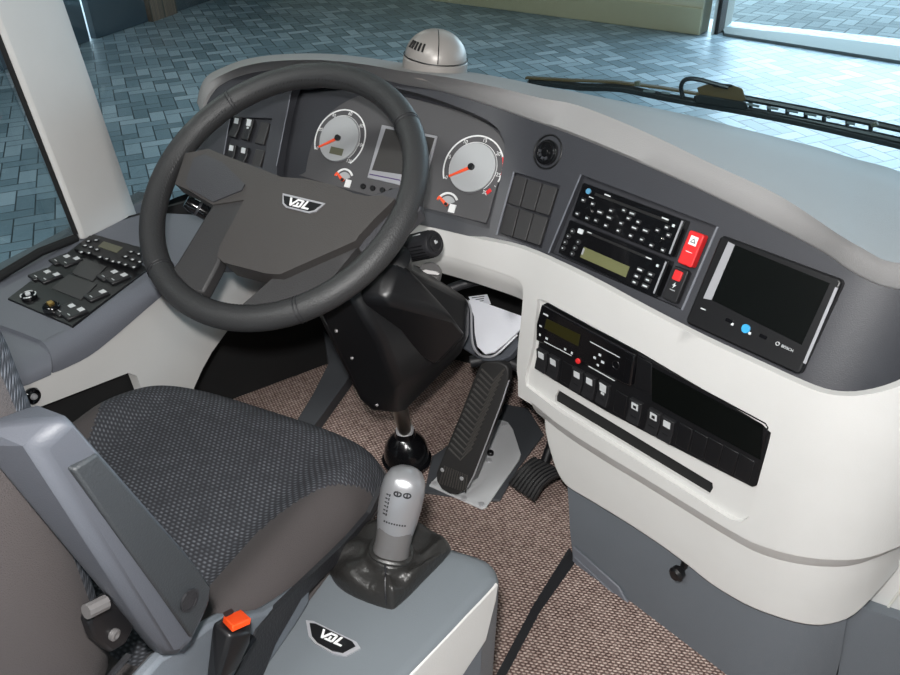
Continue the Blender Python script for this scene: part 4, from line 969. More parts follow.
# ------------------------------------------------------------------ gear lever and its console
ZC = .38
gc = thing('gear_console', 'blue grey gear lever console with a cream side panel and an oval badge', 'console', (-.34, .42, 0))
tp = catmull([(200, 735), (230, 698), (262, 645), (297, 592), (330, 560), (350, 540), (380, 522), (420, 535), (450, 546.5), (478, 555), (492, 562), (498, 573), (496, 583), (470, 612), (440, 645), (413, 674), (385, 705), (355, 745)], 3, True)
T3 = [PZ(p[0], p[1], ZC) for p in tp]; cc = np.mean(T3, 0)
rings = []
for z, s in ((ZC+.004, .80), (ZC+.003, .90), (ZC-.001, .965), (ZC-.008, .995), (ZC-.018, 1.0), (ZC-.05, .995), (0.0, .90)):
    rings.append([V3(cc[0]+(p[0]-cc[0])*s, cc[1]+(p[1]-cc[1])*s, z) for p in T3])
mb = MB(); mb.loft(rings); mb.build('body', 'gear_grey', gc, ang=50)
# cream panel on the right flank, dark lower flank
a, b = PZ(498, 584, ZC-.012), PZ(405, 684, ZC-.012); d = (b-a); d /= np.linalg.norm(d); nn = np.cross(d, V3(0, 0, 1)); nn = nn if nn[0] > 0 else -nn; nn = nn*1.0+V3(0, 0, .12); nn /= np.linalg.norm(nn)
FSd = Frame(a+nn*.004, -d, np.cross(nn, d) if np.cross(nn, d)[2] < 0 else -np.cross(nn, d))
mb = MB(); P = [FSd.uv(*p) for p in ((498, 583), (412, 673), (380, 710), (430, 740), (462, 676), (486, 640), (492, 615), (496, 600))]; fprism(mb, FSd, P, -.014, .001); mb.build('side_panel', 'cream', gc, bevel=.002)
mb = MB(); P = [FSd.uv(*p) for p in ((492, 612), (486, 640), (462, 676), (430, 740), (470, 760), (481, 700), (484, 650))]; fprism(mb, FSd, P, -.02, -.003); mb.build('lower_panel', 'skirt_grey', gc, bevel=.002)
# badge
kg = K(200, 450, 3)
g0, g1 = PZ(*kg(318, 515), ZC+.005), PZ(*kg(480, 595), ZC+.005); g2 = PZ(*kg(435, 620), ZC+.005); g3 = PZ(*kg(330, 570), ZC+.005)
FGb = Frame((g0+g1)/2, g1-g0, V3(-.3, -1, 0)); wv = np.linalg.norm(g1-g0)/2
pts = [FGb.uv(*kg(*p)) for p in ((318, 513), (340, 515), (470, 578), (482, 596), (437, 620), (400, 613), (345, 582), (326, 560))]
mb = MB(); fprism(mb, FGb, pts, -.001, .0015, 0); q = np.array(pts); c = q.mean(0); fprism(mb, FGb, [tuple(c+(p-c)*.84) for p in q], .001, .0020, 1)
FV = Frame(FGb.p(*FGb.uv(*kg(398, 568)), 0), PZ(*kg(440, 583), ZC)-PZ(*kg(355, 545), ZC), FGb.D); vdl(mb, FV.at(0, 0, .0006), .0105, 2)
mb.build('badge', ['bezel_silver', 'black', 'white'], gc)

gl_ = thing('gear_lever', 'silver gear lever with a black leather boot on the blue grey console', 'gear lever', PZ(390, 570, ZC))
n0 = PZ(391, 553, ZC+.040); k0 = PZ(407, 469, ZC+.15); ax = k0-n0; L_ = np.linalg.norm(ax); ax /= L_; SC_ = L_/.155
e1 = np.cross(ax, -CF); e1 /= np.linalg.norm(e1); e2 = np.cross(ax, e1); e2 = e2 if e2@CF < 0 else -e2
def rsec(c, w, d, n=28, p=2.6, tw=0):
    o = []
    for a in np.linspace(0, 2*math.pi, n, endpoint=False):
        ca, sa = math.cos(a), math.sin(a); r_ = (abs(ca)**p+abs(sa)**p)**(-1/p); o.append(c+e1*w*r_*ca+e2*d*r_*sa)
    return o
# boot: four sided, sagging
cs = [PZ(*kg(*p), ZC+.006) for p in ((385, 362), (432, 425), (560, 476), (600, 462), (668, 395), (742, 318), (750, 288), (700, 250), (640, 222), (560, 215), (470, 250), (395, 310))]
ctr = np.mean(cs, 0); base = catmull(cs, 4, True); N_b = len(base)
nk = rsec(n0, .026, .024, N_b, 2)
# rotate neck ring so that it matches the base order
def match(nk, base):
    best = None
    for rev in (0, 1):
        q = nk[::-1] if rev else nk
        for s in range(len(q)):
            r_ = q[s:]+q[:s]; e = sum(np.linalg.norm((r_[i]-n0)/.025-(base[i]-ctr)/.08) for i in range(0, len(q), 3))
            if best is None or e < best[0]: best = (e, r_)
    return best[1]
nk = match(nk, base); rings = [[p*V3(1, 1, 0)+V3(0, 0, ZC-.002) for p in base]]
for t, bul in ((0, 0), (.06, .006), (.2, .012), (.4, .012), (.62, .004), (.82, -.004), (.95, -.001), (1, 0)):
    rr_ = []
    for i, (p, q) in enumerate(zip(base, nk)):
        m_ = p*(1-t)+q*t; zz = p[2]*(1-t**1.15)+q[2]*t**1.15; o = (p-ctr)/np.linalg.norm(p-ctr)
        w_ = -.0055*math.sin(i*2*math.pi/N_b*7+t*5)*math.sin(math.pi*min(1, t*1.1))
        rr_.append(V3(m_[0], m_[1], zz+bul+w_)+o*(bul*.3))
    rings.append(rr_)
mb = MB(); mb.loft(rings); mb.build('boot', 'boot_leather', gl_, ang=70, sub=1)
mb = MB(); 
for i in (int(N_b*2.1/12), ):
    mb.tube([r_[i]+V3(0, 0, .0016) for r_ in rings[2:]], .0012, seg=6)
mb.build('boot_seam', 'black_soft', gl_)
mb = MB(); sl_ = [(-.012, .024, .023), (0, .0225, .022), (.02, .021, .021), (.05, .0215, .021), (.062, .0225, .021)]
mb.loft([rsec(n0+ax*h*(SC_ if h > 0 else 1), w, d) for h, w, d in sl_]); mb.build('sleeve', 'gunmetal', gl_, ang=60)
mb = MB(); mb.tube([p*1 for p in rsec(n0+ax*.003, .0235, .0225, 24)], .0035, closed=True, seg=8); mb.build('neck_ring', 'boot_leather', gl_)
bend = lambda h: e1*(-.0)+(-CF*0)+V3(.0, 0, 0)

kp = [(.045, .0215, .0205), (.065, .0235, .022), (.09, .0250, .023), (.115, .0252, .023), (.132, .0238, .022), (.145, .0195, .0185), (.152, .013, .0125), (.155, .004, .004)]
dirn = PZ(392, 500, ZC+.13)-(n0+ax*.085)
mb = MB(); mb.loft([rsec(n0+ax*h*SC_, w, d, p=2.4) for h, w, d in kp]); kb_ = mb.build('handle', 'silver', gl_, ang=60)
# printing on the handle
def hsurf(a, h, out=.0004):
    h = h*SC_; hs = [q[0]*SC_ for q in kp]; w = np.interp(h, hs, [q[1] for q in kp]); d = np.interp(h, hs, [q[2] for q in kp]); ca, sa = math.cos(a), math.sin(a); r_ = (abs(ca)**2.4+abs(sa)**2.4)**(-1/2.4)
    return n0+ax*h+e1*(w+out)*r_*ca+e2*(d+out)*r_*sa
mb = MB()
vdir = 1 if e1@CR > 0 else -1
def mk(a, h, wd, ht):
    A = [hsurf(a+da, h+dh) for da, dh in ((-wd, -ht), (wd, -ht), (wd, ht), (-wd, ht))]; B_ = [hsurf(a+da, h+dh, .0010) for da, dh in ((-wd, -ht), (wd, -ht), (wd, ht), (-wd, ht))]; mb.prism(A, B_)
am = math.pi/2
for i in range(6): mk(am+vdir*.62, .088+i*.0068, .05, .0008); mk(am+vdir*.50, .088+i*.0068, .025, .0018)
for i in range(9): mk(am+vdir*(.55-i*.12), .075, .03, .0012)
mb.build('lettering', 'button', kb_)
mb = MB()
for aa in (.18, -.25):
    P_ = [hsurf(am+vdir*aa+.16*math.cos(q), .128+.0038*math.sin(q), .0006) for q in np.linspace(0, 2*math.pi, 14, endpoint=False)]; mb.tube(P_, .0009, closed=True, seg=6)
    mb.tube([hsurf(am+vdir*aa, .125, .0006), hsurf(am+vdir*aa, .131, .0006)], .0009, seg=6)
mb.build('symbol', 'button', kb_)

# ------------------------------------------------------------------ driver seat
SX0, SX1, SY0, SY1, SZ = -.885, -.428, .16, .715, .440
ds = thing('driver_seat', 'dark grey driver seat with dotted woven centre and folded up armrest', 'seat', (-.66, .35, 0))
def cush(u, v):
    """u across 0..1, v back to front 0..1"""
    x = SX0+(SX1-SX0)*u; y = SY0+(SY1-SY0)*v
    ex = abs(2*u-1); fr = max(0, (v-.72)/.28)
    z = SZ-.012+.022*sst(.55, .85, ex)*(1-sst(.75, 1, v))-.040*ex**14-.030*fr**7
    y -= .035*ex**4*fr; x -= (2*u-1)*.012*fr**2
    return V3(x, y, z)
NU, NV = 110, 130
mb = MB(); vs = [cush(i/NU, j/NV) for j in range(NV+1) for i in range(NU+1)]; fs = []; ms_ = []
idx = lambda i, j: j*(NU+1)+i
for j in range(NV):
    for i in range(NU):
        u, v = (i+.5)/NU, (j+.5)/NV; e = abs(2*u-1)
        lim = .66+.36*sst(.58, .93, v) if v > .58 else .66
        fs.append((idx(i, j), idx(i+1, j), idx(i+1, j+1), idx(i, j+1))); ms_.append(0 if e < lim and v > .24 else 1)
o0 = len(mb.v); mb.v += [tuple(v) for v in vs]; mb.f += fs; mb.m += ms_
# skirt down to the pan
per = [(i, 0) for i in range(NU)]+[(NU, j) for j in range(NV)]+[(i, NV) for i in range(NU, 0, -1)]+[(0, j) for j in range(NV, 0, -1)]
base_ = [cush(i/NU, j/NV) for i, j in per]; r1_ = [V3(SX0+(SX1-SX0)*.5+(p[0]-(SX0+SX1)/2)*1.015, p[1]+(.006 if p[1] > .5 else 0), p[2]-.02) for p in base_]; r2_ = [V3(p[0], p[1], .37) for p in r1_]; r3_ = [V3((SX0+SX1)/2+(p[0]-(SX0+SX1)/2)*.95, p[1]-(.03 if p[1] > .5 else 0), .345) for p in r1_]
mb.loft([base_, r1_, r2_, r3_], 1, caps=False); o_ = len(mb.v); mb.v += [tuple(p) for p in r3_]; mb.f.append(tuple(range(o_, o_+len(r3_)))); mb.m.append(1)
cs_ = mb.build('seat_cushion', ['seat_weave', 'seat_side'], ds, ang=70)
mb = MB(); mb.tube([V3(p[0], p[1], p[2]-.002)+V3(.002 if p[0] > -.6 else -.002, 0, 0) for p in r1_], .0022, closed=True, seg=6); mb.build('piping', 'seat_side', cs_)
# backrest
rings = []
for z, yf, yb, xl, xr in ((.50, .25, .06, -.86, -.46), (.53, .272, .03, -.885, -.447), (.60, .276, .02, -.90, -.442), (.72, .280, .0, -.905, -.438), (.85, .289, -.03, -.905, -.437), (1.0, .28, -.07, -.90, -.438), (1.12, .175, -.11, -.88, -.46), (1.16, .13, -.10, -.85, -.50)):
    r_ = []; cx, cy, hx_, hy_ = (xl+xr)/2, (yf+yb)/2, (xr-xl)/2, (yf-yb)/2
    for a in np.linspace(0, 2*math.pi, 48, endpoint=False):
        ca, sa = math.cos(a), math.sin(a); q = (abs(ca)**6+abs(sa)**6)**(-1/6)
        x, y = cx+hx_*q*ca, cy+hy_*q*sa
        if sa > 0: y -= .03*max(0, 1-(abs(x-cx)/(hx_*.6))**4) if abs(x-cx) < hx_*.6 else 0
        r_.append(V3(x, y, z))
    rings.append(r_)
mb = MB(); mb.loft(rings)
for k, f in enumerate(mb.f):
    n = np.cross(np.array(mb.v[f[1]])-np.array(mb.v[f[0]]), np.array(mb.v[f[2]])-np.array(mb.v[f[0]])); n /= np.linalg.norm(n)
    if abs(n[1]) > .35 and np.mean([mb.v[q][1] for q in f]) > .15 and np.mean([mb.v[q][2] for q in f]) > .6: mb.m[k] = 1
bk_ = mb.build('backrest', ['seat_side', 'seat_weave'], ds, ang=70, sub=1)
mb = MB(); mb.tube([V3(-.440, yb, z) for z, yb in ((.55, .25), (.545, .15), (.55, .06), (.60, .02))], .003, seg=6); mb.build('piping', 'black_soft', bk_)
# woven insert of the backrest
mb = MB(); rows = []
for z, yf in ((.56, .262), (.64, .256), (.72, .248), (.85, .236), (1.0, .205)):
    rows.append([V3(x, yf-.014+.030*(abs(x+.672)/.14)**4 if abs(x+.672) < .14 else yf-.014+.03, z) for x in np.linspace(-.80, -.545, 11)]+[V3(x, yf-.05, z) for x in (-.545, -.80)])
mb.loft(rows); mb.build('back_insert', 'seat_weave', bk_, ang=70)
# pan, side cover, base
mb = MB(); mb.loft([[V3(x, y, z) for x, y in ((-.87, .14), (-.45, .14), (-.45, .63), (-.87, .63))] for z in (.30, .345)]); mb.build('seat_pan', 'black', ds, bevel=.006)
mb = MB(); mb.loft([[V3(x, y, z) for x, y in ((-.82, .18), (-.48, .18), (-.48, .56), (-.82, .56))] for z in (0, .30)]); mb.build('pedestal', 'black_matt', ds, bevel=.01)
mb = MB(); XS = -.428
P3 = [PX(x, y, XS) for x, y in ((95, 740), (128, 676), (150, 652), (172, 640), (196, 622), (214, 612), (232, 612), (255, 608), (272, 598), (290, 586), (300, 582), (300, 598), (285, 622), (262, 655), (235, 690), (200, 750))]
mb.prism(P3, [p+V3(.014, 0, 0) for p in P3]); mb.build('side_cover', 'skirt_grey', ds, bevel=.004)
# armrest folded up beside the backrest
am_ = MB(); XO, XN = -.385, -.438
hull(am_, [PX(x, y, XO) for x, y in ((68, 417), (97, 451), (200, 570), (211, 584), (210, 601), (191, 640), (185, 648))]+[PX(33, 449, XO-.006), PX(163, 652, XO-.006)]
     +[PX(x, y, XN) for x, y in ((-28, 425), (22, 407), (33, 404), (0, 457), (-30, 440), (33, 503), (100, 590), (147, 647), (160, 656), (176, 657))]+[PX(x, y, XN) for x, y in ((68, 418), (190, 585))])
ar = am_.build('armrest', 'armrest', ds, bevel=.010, bseg=4)
FA = Frame(PX(70, 469, XO+.0005), V3(0, 1, 0), V3(0, 0, -1))
mb = MB(); P = [FA.uv(*p) for p in ((71, 469), (96, 452.5), (199, 571), (209, 586), (208, 600), (190, 638))]; fprism(mb, FA, P, -.01, .002); ap = mb.build('side_panel', 'armrest_panel', ar, bevel=.002)
mb = MB(); u, v = FA.uv(186.5, 599); fdisc(mb, FA, u, v, .0095, .001, .0035, seg=24); farc(mb, FA, u, v, .0078, .0098, 0, 360, .003, .0042, seg=25); mb.build('cap', 'black_soft', ap)
mb = MB(); bp2 = [PX(x, y, -.437) for x, y in ((100, 592), (84, 604), (78, 618), (84, 634), (100, 648), (115, 640), (124, 622), (120, 606), (108, 592))]
mb.prism(bp2, [p+V3(.012, 0, 0) for p in bp2]); br = mb.build('armrest_bracket', 'black', ds, bevel=.003)
mb = MB(); c = PX(113, 634, -.425); mb.lathe(c, V3(1, 0, 0), [(.005, 0), (.005, .003), (.003, .004), (.001, .003)], seg=12); mb.tube([PX(86, 612, -.422), PX(106, 602, -.420)], .006, seg=10); mb.each('bolt', 'gunmetal', br)

# buckle
bu = thing('seat_belt_buckle', 'black seat belt buckle with an orange red press button beside the seat', 'buckle', PX(225, 655, -.40))
kb2 = K(0, 450, 3)
FB_ = PX(*kb2(690, 520), -.395)
mb = MB(); tpq = [kb2(*p) for p in ((637, 518), (690, 484), (755, 512), (752, 545), (690, 556))]
t3 = [PX(x, y, xx) for (x, y), xx in zip(tpq, (-.405, -.405, -.385, -.375, -.385))]
b3 = [PX(*kb2(*p), xx) for p, xx in (((618, 690), -.408), ((680, 690), -.408), ((748, 580), -.378), ((712, 655), -.38), ((650, 700), -.385))]
hull(mb, t3+b3); bo = mb.build('housing', 'black', bu, bevel=.003, bseg=3)
mb = MB(); q = [kb2(*p) for p in ((668, 512), (722, 490), (752, 517), (697, 541))]; t = [PX(x, y, xx) for (x, y), xx in zip(q, (-.400, -.398, -.377, -.380))]
n_ = np.cross(t[1]-t[0], t[3]-t[0]); n_ /= np.linalg.norm(n_); n_ = n_ if n_[2] > 0 else -n_
mb.prism([p-n_*.002 for p in t], [p+n_*.004 for p in t]); mb.build('press_button', 'buckle_orange', bu, bevel=.001)
mb = MB(); q = [kb2(*p) for p in ((668, 508), (692, 496), (700, 503), (676, 517))]; t = [PX(x, y, -.397)+n_*.0045 for x, y in q]; mb.prism(t, [p+n_*.002 for p in t]); mb.build('slot', 'black_matt', bo)
mb = MB(); mb.tube([PX(*kb2(755, 560), -.40), PX(*kb2(720, 610), -.40), PX(*kb2(650, 700), -.40)], .006, seg=8); mb.build('stem', 'black_gloss', bu)
# black strip stands in for the shade in the gap between seat and console
mb = MB(); q = [PX(x, y, -.418) for x, y in ((378, 486), (366, 512), (346, 535), (328, 553), (293, 586), (266, 612), (252, 628), (240, 655), (222, 690), (252, 690), (272, 640), (297, 597), (330, 565), (357, 530), (372, 508))]; mb.prism(q, [p+V3(.006, 0, 0) for p in q]); o = mb.build('seat_gap_shade', 'black_soft'); tag(o, 'thin black strip in place of shade between the driver seat and the gear console', 'shade strip')

# ------------------------------------------------------------------ right corner of the cab
mb = MB(); w1 = BS.hit(846, 606); base = V3(w1[0], w1[1], 0)
stp = [PZ(848, 606, .27), PZ(905, 620, .27), PZ(960, 640, .27)]
q = [(846, 607), (858, 606), (905, 622), (960, 640), (960, 700), (836, 700), (838, 675)]
S5 = plane(BS.hit(838, 640)+V3(.015, .02, 0), -10, 4)
mb = MB(); patch(mb, q, [], lambda x, y: S5.hit(x, y), 20, .03); o = mb.build('step_panel', 'skirt_grey', bevel=.005); tag(o, 'blue grey step side panel at the right foot of the dash', 'panel')
S6 = plane(S5.hit(870, 600)+V3(0, .02, 0), -10, 4)
mb = MB(); patch(mb, [(905, 530), (960, 500), (960, 650), (905, 618), (868, 604)], [], lambda x, y: S6.hit(x, y), 20, .02); tag(mb.build('door_post_trim', 'cream', bevel=.004), 'cream trim panel beside the right corner of the dash', 'panel')
mb = MB(); mb.tube([S6.hit(x, y, .001) for x, y in ((915, 560), (900, 592), (885, 611))], .002, seg=8); tag(mb.build('door_seal', 'cream_edge'), 'pale narrow seal running down the cream corner trim', 'seal')

# ------------------------------------------------------------------ windscreen pillar, windows
mb = MB()
pl0 = [(73, 230), (77, 226), (136, 216), (137, 212)]
def pil(z, w=0): return [V3(-1.215, .872, z), V3(-1.185, .885, z), V3(-1.178, .955, z), V3(-1.195, 1.02, z), V3(-1.24, 1.03, z), V3(-1.25, .87, z)]
rr3 = []
for (lx, ly), (rx_, ry), (mx, my) in (((79, 240), (140, 226), (128, 218)), ((76, 231), (136, 214), (124, 217)), ((-2, 32), (62, -2), (52, 0)), ((-160, -330), (-80, -380), (-95, -370))):
    a = PX(lx, ly, -1.19); b = PX(rx_, ry, -1.19); m_ = PX(mx, my, -1.18)
    dd = (m_-CO)*V3(1, 1, 0)*.04; rr3.append([a, a+V3(.008, .006, 0), m_, b, b+dd*.6, b+dd*1.3-V3(0, .03, 0), a+dd+V3(0, .02, 0)])
mb.loft(rr3); struct(mb.build('trim_2', 'cream', bevel=.004))
mb = MB(); mb.tube([PX(76, 234, -1.192), PX(-3, 34, -1.192), PX(-160, -330, -1.192)], .0045, seg=8)
mb.tube([PX(76, 238, -1.194), PX(40, 252, -1.194), PX(0, 276, -1.194), PX(-60, 320, -1.194)], .008, seg=8); struct(mb.build('trim_3', 'black_matt'))
# outer sill under the side window
mb = MB(); mb.prism([V3(-1.215, -.6, 0), V3(-1.215, 1.1, 0), V3(-1.26, 1.1, 0), V3(-1.26, -.6, 0)], [V3(-1.215, -.6, .495), V3(-1.215, 1.1, .495), V3(-1.26, 1.1, .495), V3(-1.26, -.6, .495)]); struct(mb.build('wall_left', 'skirt_grey'))
mb = MB(); mb.prism([V3(-1.222, -.4, .49), V3(-1.222, .90, .49), V3(-1.222, .74, 1.9), V3(-1.222, -.4, 1.9)], [V3(-1.227, -.4, .49), V3(-1.227, .90, .49), V3(-1.227, .74, 1.9), V3(-1.227, -.4, 1.9)]); struct(mb.build('window_2', 'glass'))
plan = catmull([(-1.225, 1.03), (-1.20, 1.18), (-1.10, 1.34), (-.85, 1.44), (-.4, 1.48), (.2, 1.50), (.9, 1.49)], 5)
mb = MB(); n_ = len(plan)
mb.loft([[V3(p[0], p[1], .46), V3(p[0]*.99, p[1]-.16, 1.9), V3(p[0]*.99, p[1]-.154, 1.9), V3(p[0], p[1]+.006, .46)] for p in plan]); struct(mb.build('window_1', 'glass', ang=60))
mb = MB(); mb.loft([[V3(p[0], p[1]+.004, .40), V3(p[0], p[1]+.004, .47), V3(p[0], p[1]+.03, .46), V3(p[0], p[1]+.03, .40)] for p in plan]); struct(mb.build('trim_4', 'black_matt'))

# ------------------------------------------------------------------ wiper outside the windscreen
wp = thing('windscreen_wiper', 'long black windscreen wiper with a brown dusty arm resting outside the glass', 'wiper', PY(720, 98, 1.56))
k4 = K(600, 0, 3); YW = 1.54
wpt = lambda x, y, dy=0: PY(*k4(x, y), YW+dy)
mb = MB(); P = [(-215, 238), (-60, 258), (60, 262), (200, 290), (430, 330), (640, 372), (900, 432), (1010, 458)]
L3 = [wpt(*p) for p in catmull(P, 3)]
mb.loft([[p, p+V3(0, .010, .004), p+V3(0, .010, -.006), p+V3(0, 0, -.010)] for p in L3]); mb.build('blade', 'wiper_black', wp, bevel=.001)
mb = MB(); P = [(420, 292), (560, 318), (700, 345), (820, 370), (900, 388), (1010, 410)]; U_ = [wpt(*p, .01) for p in P]; Lw = [wpt(x, y+34, .01) for x, y in P]
mb.tube(U_, .006, seg=8); mb.tube(Lw, .0065, seg=8)
for t in (470, 525, 580, 635, 690, 760, 830): mb.tube([wpt(t-18, 292+(t-420)*.196+4, .01), wpt(t-18, 292+(t-420)*.196+36, .01)], .004, seg=6)
mb.build('arm', 'wiper_black', wp)
mb = MB(); P = [(-225, 232), (-90, 240), (40, 245), (180, 262), (300, 282)]; mb.loft([[p, p+V3(0, .012, .0), p+V3(0, .012, -.004), p+V3(0, 0, -.004)] for p in [wpt(*p, -.005) for p in P]]); mb.build('arm_end', 'wiper_brown', wp, bevel=.001)
mb = MB()
for x0, y0, x1, y1 in ((130, 272, 165, 276), (185, 277, 210, 281), (440, 312, 478, 319), (500, 322, 535, 328), (560, 331, 595, 337), (615, 341, 650, 347), (680, 351, 692, 353), (740, 368, 765, 373)):
    mb.tube([wpt(x0, y0, -.012), wpt(x1, y1, -.012)], .0022, seg=6)
mb.each('gap_clip', 'kerb', wp)
mb = MB(); hull(mb, [wpt(*p) for p in ((290, 262), (330, 250), (400, 255), (428, 265), (440, 300), (420, 310), (300, 290))]+[wpt(*p, .03) for p in ((300, 262), (420, 268), (430, 300), (300, 290))]); mb.build('gearbox', 'wiper_brown', wp, bevel=.003)
mb = MB(); hull(mb, [wpt(*p, -.01) for p in ((280, 288), (300, 282), (440, 306), (446, 328), (430, 332), (285, 312))]+[wpt(*p, .02) for p in ((290, 290), (440, 310))]); hull(mb, [wpt(*p, -.012) for p in ((335, 252), (400, 252), (402, 262), (338, 264))]+[wpt(368, 250, .01)]); mb.build('motor_cover', 'wiper_black', wp, bevel=.003)
mb = MB(); mb.tube([wpt(x, y, -.015) for x, y in catmull([(248, 290), (243, 262), (252, 242), (275, 236), (310, 242), (345, 252), (385, 262)], 4)], .0042, seg=8); mb.build('washer_hose', 'black', wp)
mb = MB(); mb.tube([wpt(*p, -.01) for p in ((112, 244), (113, 256))], .006, seg=8); mb.tube([wpt(*p, 0) for p in ((822, 368), (826, 378))], .006, seg=8); mb.each('clip', 'lcd_side', wp)
mb = MB(); mb.tube([wpt(-190, 245, .02), wpt(-190, 245, .02)*V3(1, 1, 0)+V3(0, 0, .43)], .02); mb.build('spindle', 'wiper_black', wp)
mb = MB(); mb.prism([V3(-1.2, 1.50, .30), V3(1.0, 1.53, .30), V3(1.0, 1.70, .28), V3(-1.2, 1.64, .28)], [V3(-1.2, 1.50, .45), V3(1.0, 1.53, .45), V3(1.0, 1.70, .42), V3(-1.2, 1.64, .42)]); struct(mb.build('trim_8', 'black_matt'))

# ------------------------------------------------------------------ the hall outside
GZ0 = -1.05
def gnd(x, y, z=GZ0): return PZ(x, y, z)
A_, B_ = gnd(430, 0), gnd(700, 35)
dW = (B_-A_)/np.linalg.norm(B_-A_); nW = V3(-dW[1], dW[0], 0)
kA, kB = gnd(722, 30), gnd(900, 63); 
mb = MB(); mb.prism([V3(-14, -8, GZ0), V3(9, -8, GZ0), V3(9, 9.0, GZ0), V3(-1.4, 10.2, GZ0), V3(-14, 13, GZ0)], [V3(-14, -8, GZ0-.1), V3(9, -8, GZ0-.1), V3(9, 9.0, GZ0-.1), V3(-1.4, 10.2, GZ0-.1), V3(-14, 13, GZ0-.1)]); struct(mb.build('ground', 'pavers', loc=(0, 0, 0)))
mb = MB(); mb.prism([V3(-18, 6, GZ0-.03), V3(30, 6, GZ0-.03), V3(30, 40, GZ0-.03), V3(-18, 40, GZ0-.03)], [V3(-18, 6, GZ0-.15), V3(30, 6, GZ0-.15), V3(30, 40, GZ0-.15), V3(-18, 40, GZ0-.15)]); struct(mb.build('courtyard', 'pavers_out', loc=(0, 0, 0)))
mb = MB(); p = [gnd(722, 29), gnd(800, 37), gnd(900, 49), gnd(1100, 78), gnd(1100, 96), gnd(900, 64), gnd(800, 48), gnd(724, 36)]
mb.prism([q+V3(0, 0, .03) for q in p], [q-V3(0, 0, .1) for q in p]); struct(mb.build('trim_5', 'kerb', loc=(0, 0, 0)))
HH = 3.4
def wallq(a, b, th, z0, z1, nm, m_, n=nW):
    mb = MB(); mb.prism([a+V3(0, 0, z0-a[2]), b+V3(0, 0, z0-b[2]), b+n*th+V3(0, 0, z0-b[2]), a+n*th+V3(0, 0, z0-a[2])], [a+V3(0, 0, z1-a[2]), b+V3(0, 0, z1-b[2]), b+n*th+V3(0, 0, z1-b[2]), a+n*th+V3(0, 0, z1-a[2])]); return struct(mb.build(nm, m_, bevel=.01))
wallq(A_-dW*5, B_, .25, GZ0, HH, 'wall_back', 'hall_cream')
wallq(A_-dW*5-nW*.03, B_-nW*.03, .03, GZ0, GZ0+.28, 'baseboard_back', 'hall_cream_dark')
g1 = gnd(708, 33); c1_ = gnd(722, 29)
wallq(B_+dW*.09+nW*.1, B_+dW*.16+nW*.1, .2, GZ0, HH, 'trim_6', 'black_matt')
wallq(B_+dW*.12, c1_, .3, GZ0, HH, 'trim_7', 'hall_grey')
# dark left wall with a door gap letting a line of daylight in
w0, w1 = gnd(94, 40), gnd(180, 11)
dL = (w1-w0)/np.linalg.norm(w1-w0); nL = V3(-dL[1], dL[0], 0); nL = nL if nL[0] < 0 else -nL
wallq(w0-dL*12, w0-dL*.055, .1, GZ0, HH, 'wall_side', 'hall_dark', nL); wallq(w0+dL*.055, w1+dL*9, .1, GZ0, HH, 'wall_side', 'hall_dark', nL)
b0_, b1_ = gnd(153, 22), gnd(178, 13)
mb = MB(); nn = -nL; mb.prism([b0_, b1_, b1_-nn*.5, b0_-nn*.5], [q+V3(0, 0, HH-GZ0) for q in (b0_, b1_, b1_-nn*.5, b0_-nn*.5)]); tag(mb.build('brick_pillar', 'pillar_brick'), 'short brick pillar standing against the dark hall wall at top left', 'pillar')
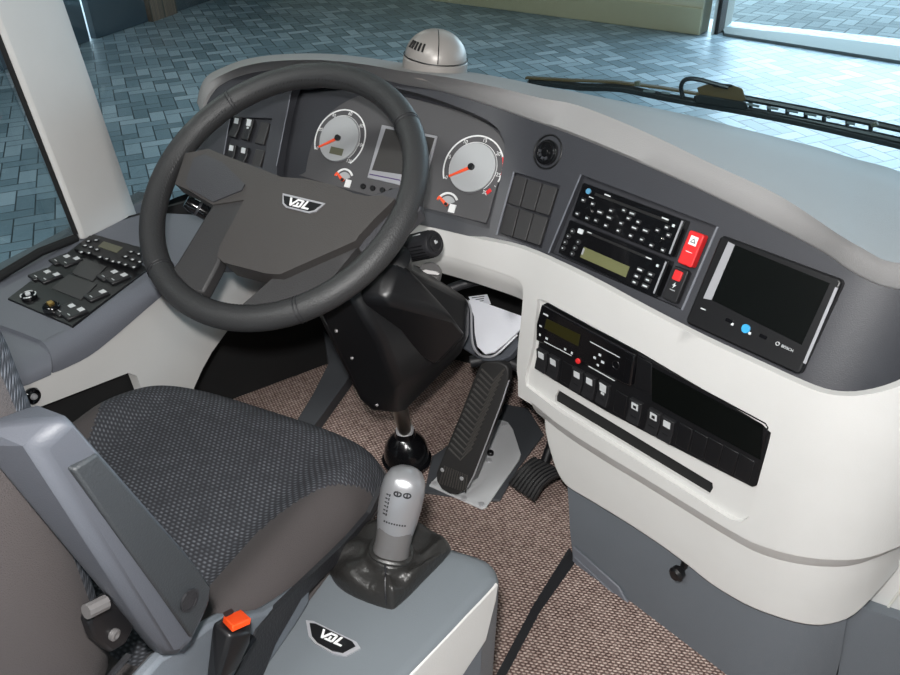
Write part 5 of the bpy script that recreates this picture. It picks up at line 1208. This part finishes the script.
# roof and the two sides of the hall behind the bus
mb = MB(); mb.prism([V3(-16, -9, HH), V3(10, -9, HH), V3(10, 9.0, HH), V3(-1.4, 10.0, HH), V3(-16, 13, HH)], [V3(-16, -9, HH+.1), V3(10, -9, HH+.1), V3(10, 9.0, HH+.1), V3(-1.4, 10.0, HH+.1), V3(-16, 13, HH+.1)]); struct(mb.build('ceiling', 'hall_grey'))
mb = MB(); mb.prism([V3(-16, -9, GZ0), V3(10, -9, GZ0), V3(10, -9.1, GZ0), V3(-16, -9.1, GZ0)], [V3(-16, -9, HH), V3(10, -9, HH), V3(10, -9.1, HH), V3(-16, -9.1, HH)]); struct(mb.build('wall_rear', 'hall_grey'))
mb = MB(); mb.prism([V3(9, -9, GZ0), V3(9, 6, GZ0), V3(9.1, 6, GZ0), V3(9.1, -9, GZ0)], [V3(9, -9, HH), V3(9, 6, HH), V3(9.1, 6, HH), V3(9.1, -9, HH)]); struct(mb.build('wall_right', 'hall_grey'))

# ------------------------------------------------------------------ light
w = bpy.data.worlds.new('world'); SC.world = w; w.use_nodes = True; bg = w.node_tree.nodes['Background']
bg.inputs[0].default_value = (.76, .89, 1.0, 1); bg.inputs[1].default_value = 7.5
def area(name, loc, tgt, size, power, col=(1, 1, 1), sy=None):
    l = bpy.data.lights.new(name, 'AREA'); l.energy = power; l.color = col; l.size = size
    if sy: l.shape = 'RECTANGLE'; l.size_y = sy
    o = bpy.data.objects.new(name, l); COL.objects.link(o); o.location = loc
    o.rotation_euler = (Vector(tgt)-Vector(loc)).to_track_quat('-Z', 'Y').to_euler(); return o
# camera flash
fo = CO+CU*.07-CR*.02+CF*-.01
area('camera_flash', tuple(fo), tuple(fo+CF), .035, 15, (1, .98, .96))
# area lights added under the hall ceiling for ambient fill
for i, (lx, ly, pw) in enumerate(((-.8, -1.5, 80), (-4.5, 2.2, 60), (-5.0, 6.0, 50), (-1.0, 5.5, 25), (2.5, -1.5, 40))):
    area('hall_fill', (lx, ly, 3.3), (lx, ly, 0), 1.6, pw, ((1, .96, .86) if lx < -3 else (.98, 1, .97)), .3)
# daylight portal in the hall opening
pt_ = area('door_portal', (3.8, 9.4, 1.2), (3.8, 0, 1.2), 10.5, 10, (1, 1, 1), 4.6); pt_.data.cycles.is_portal = True
SC.view_settings.view_transform = 'Standard'; SC.view_settings.look = 'None'; SC.view_settings.gamma = 1; SC.view_settings.use_curve_mapping = False
SC.view_settings.exposure = 0
SC.cycles.max_bounces = 6; SC.cycles.diffuse_bounces = 3; SC.cycles.glossy_bounces = 3; SC.cycles.transmission_bounces = 6; SC.cycles.transparent_max_bounces = 8
SC.cycles.sample_clamp_indirect = 4; SC.cycles.caustics_reflective = False; SC.cycles.caustics_refractive = False
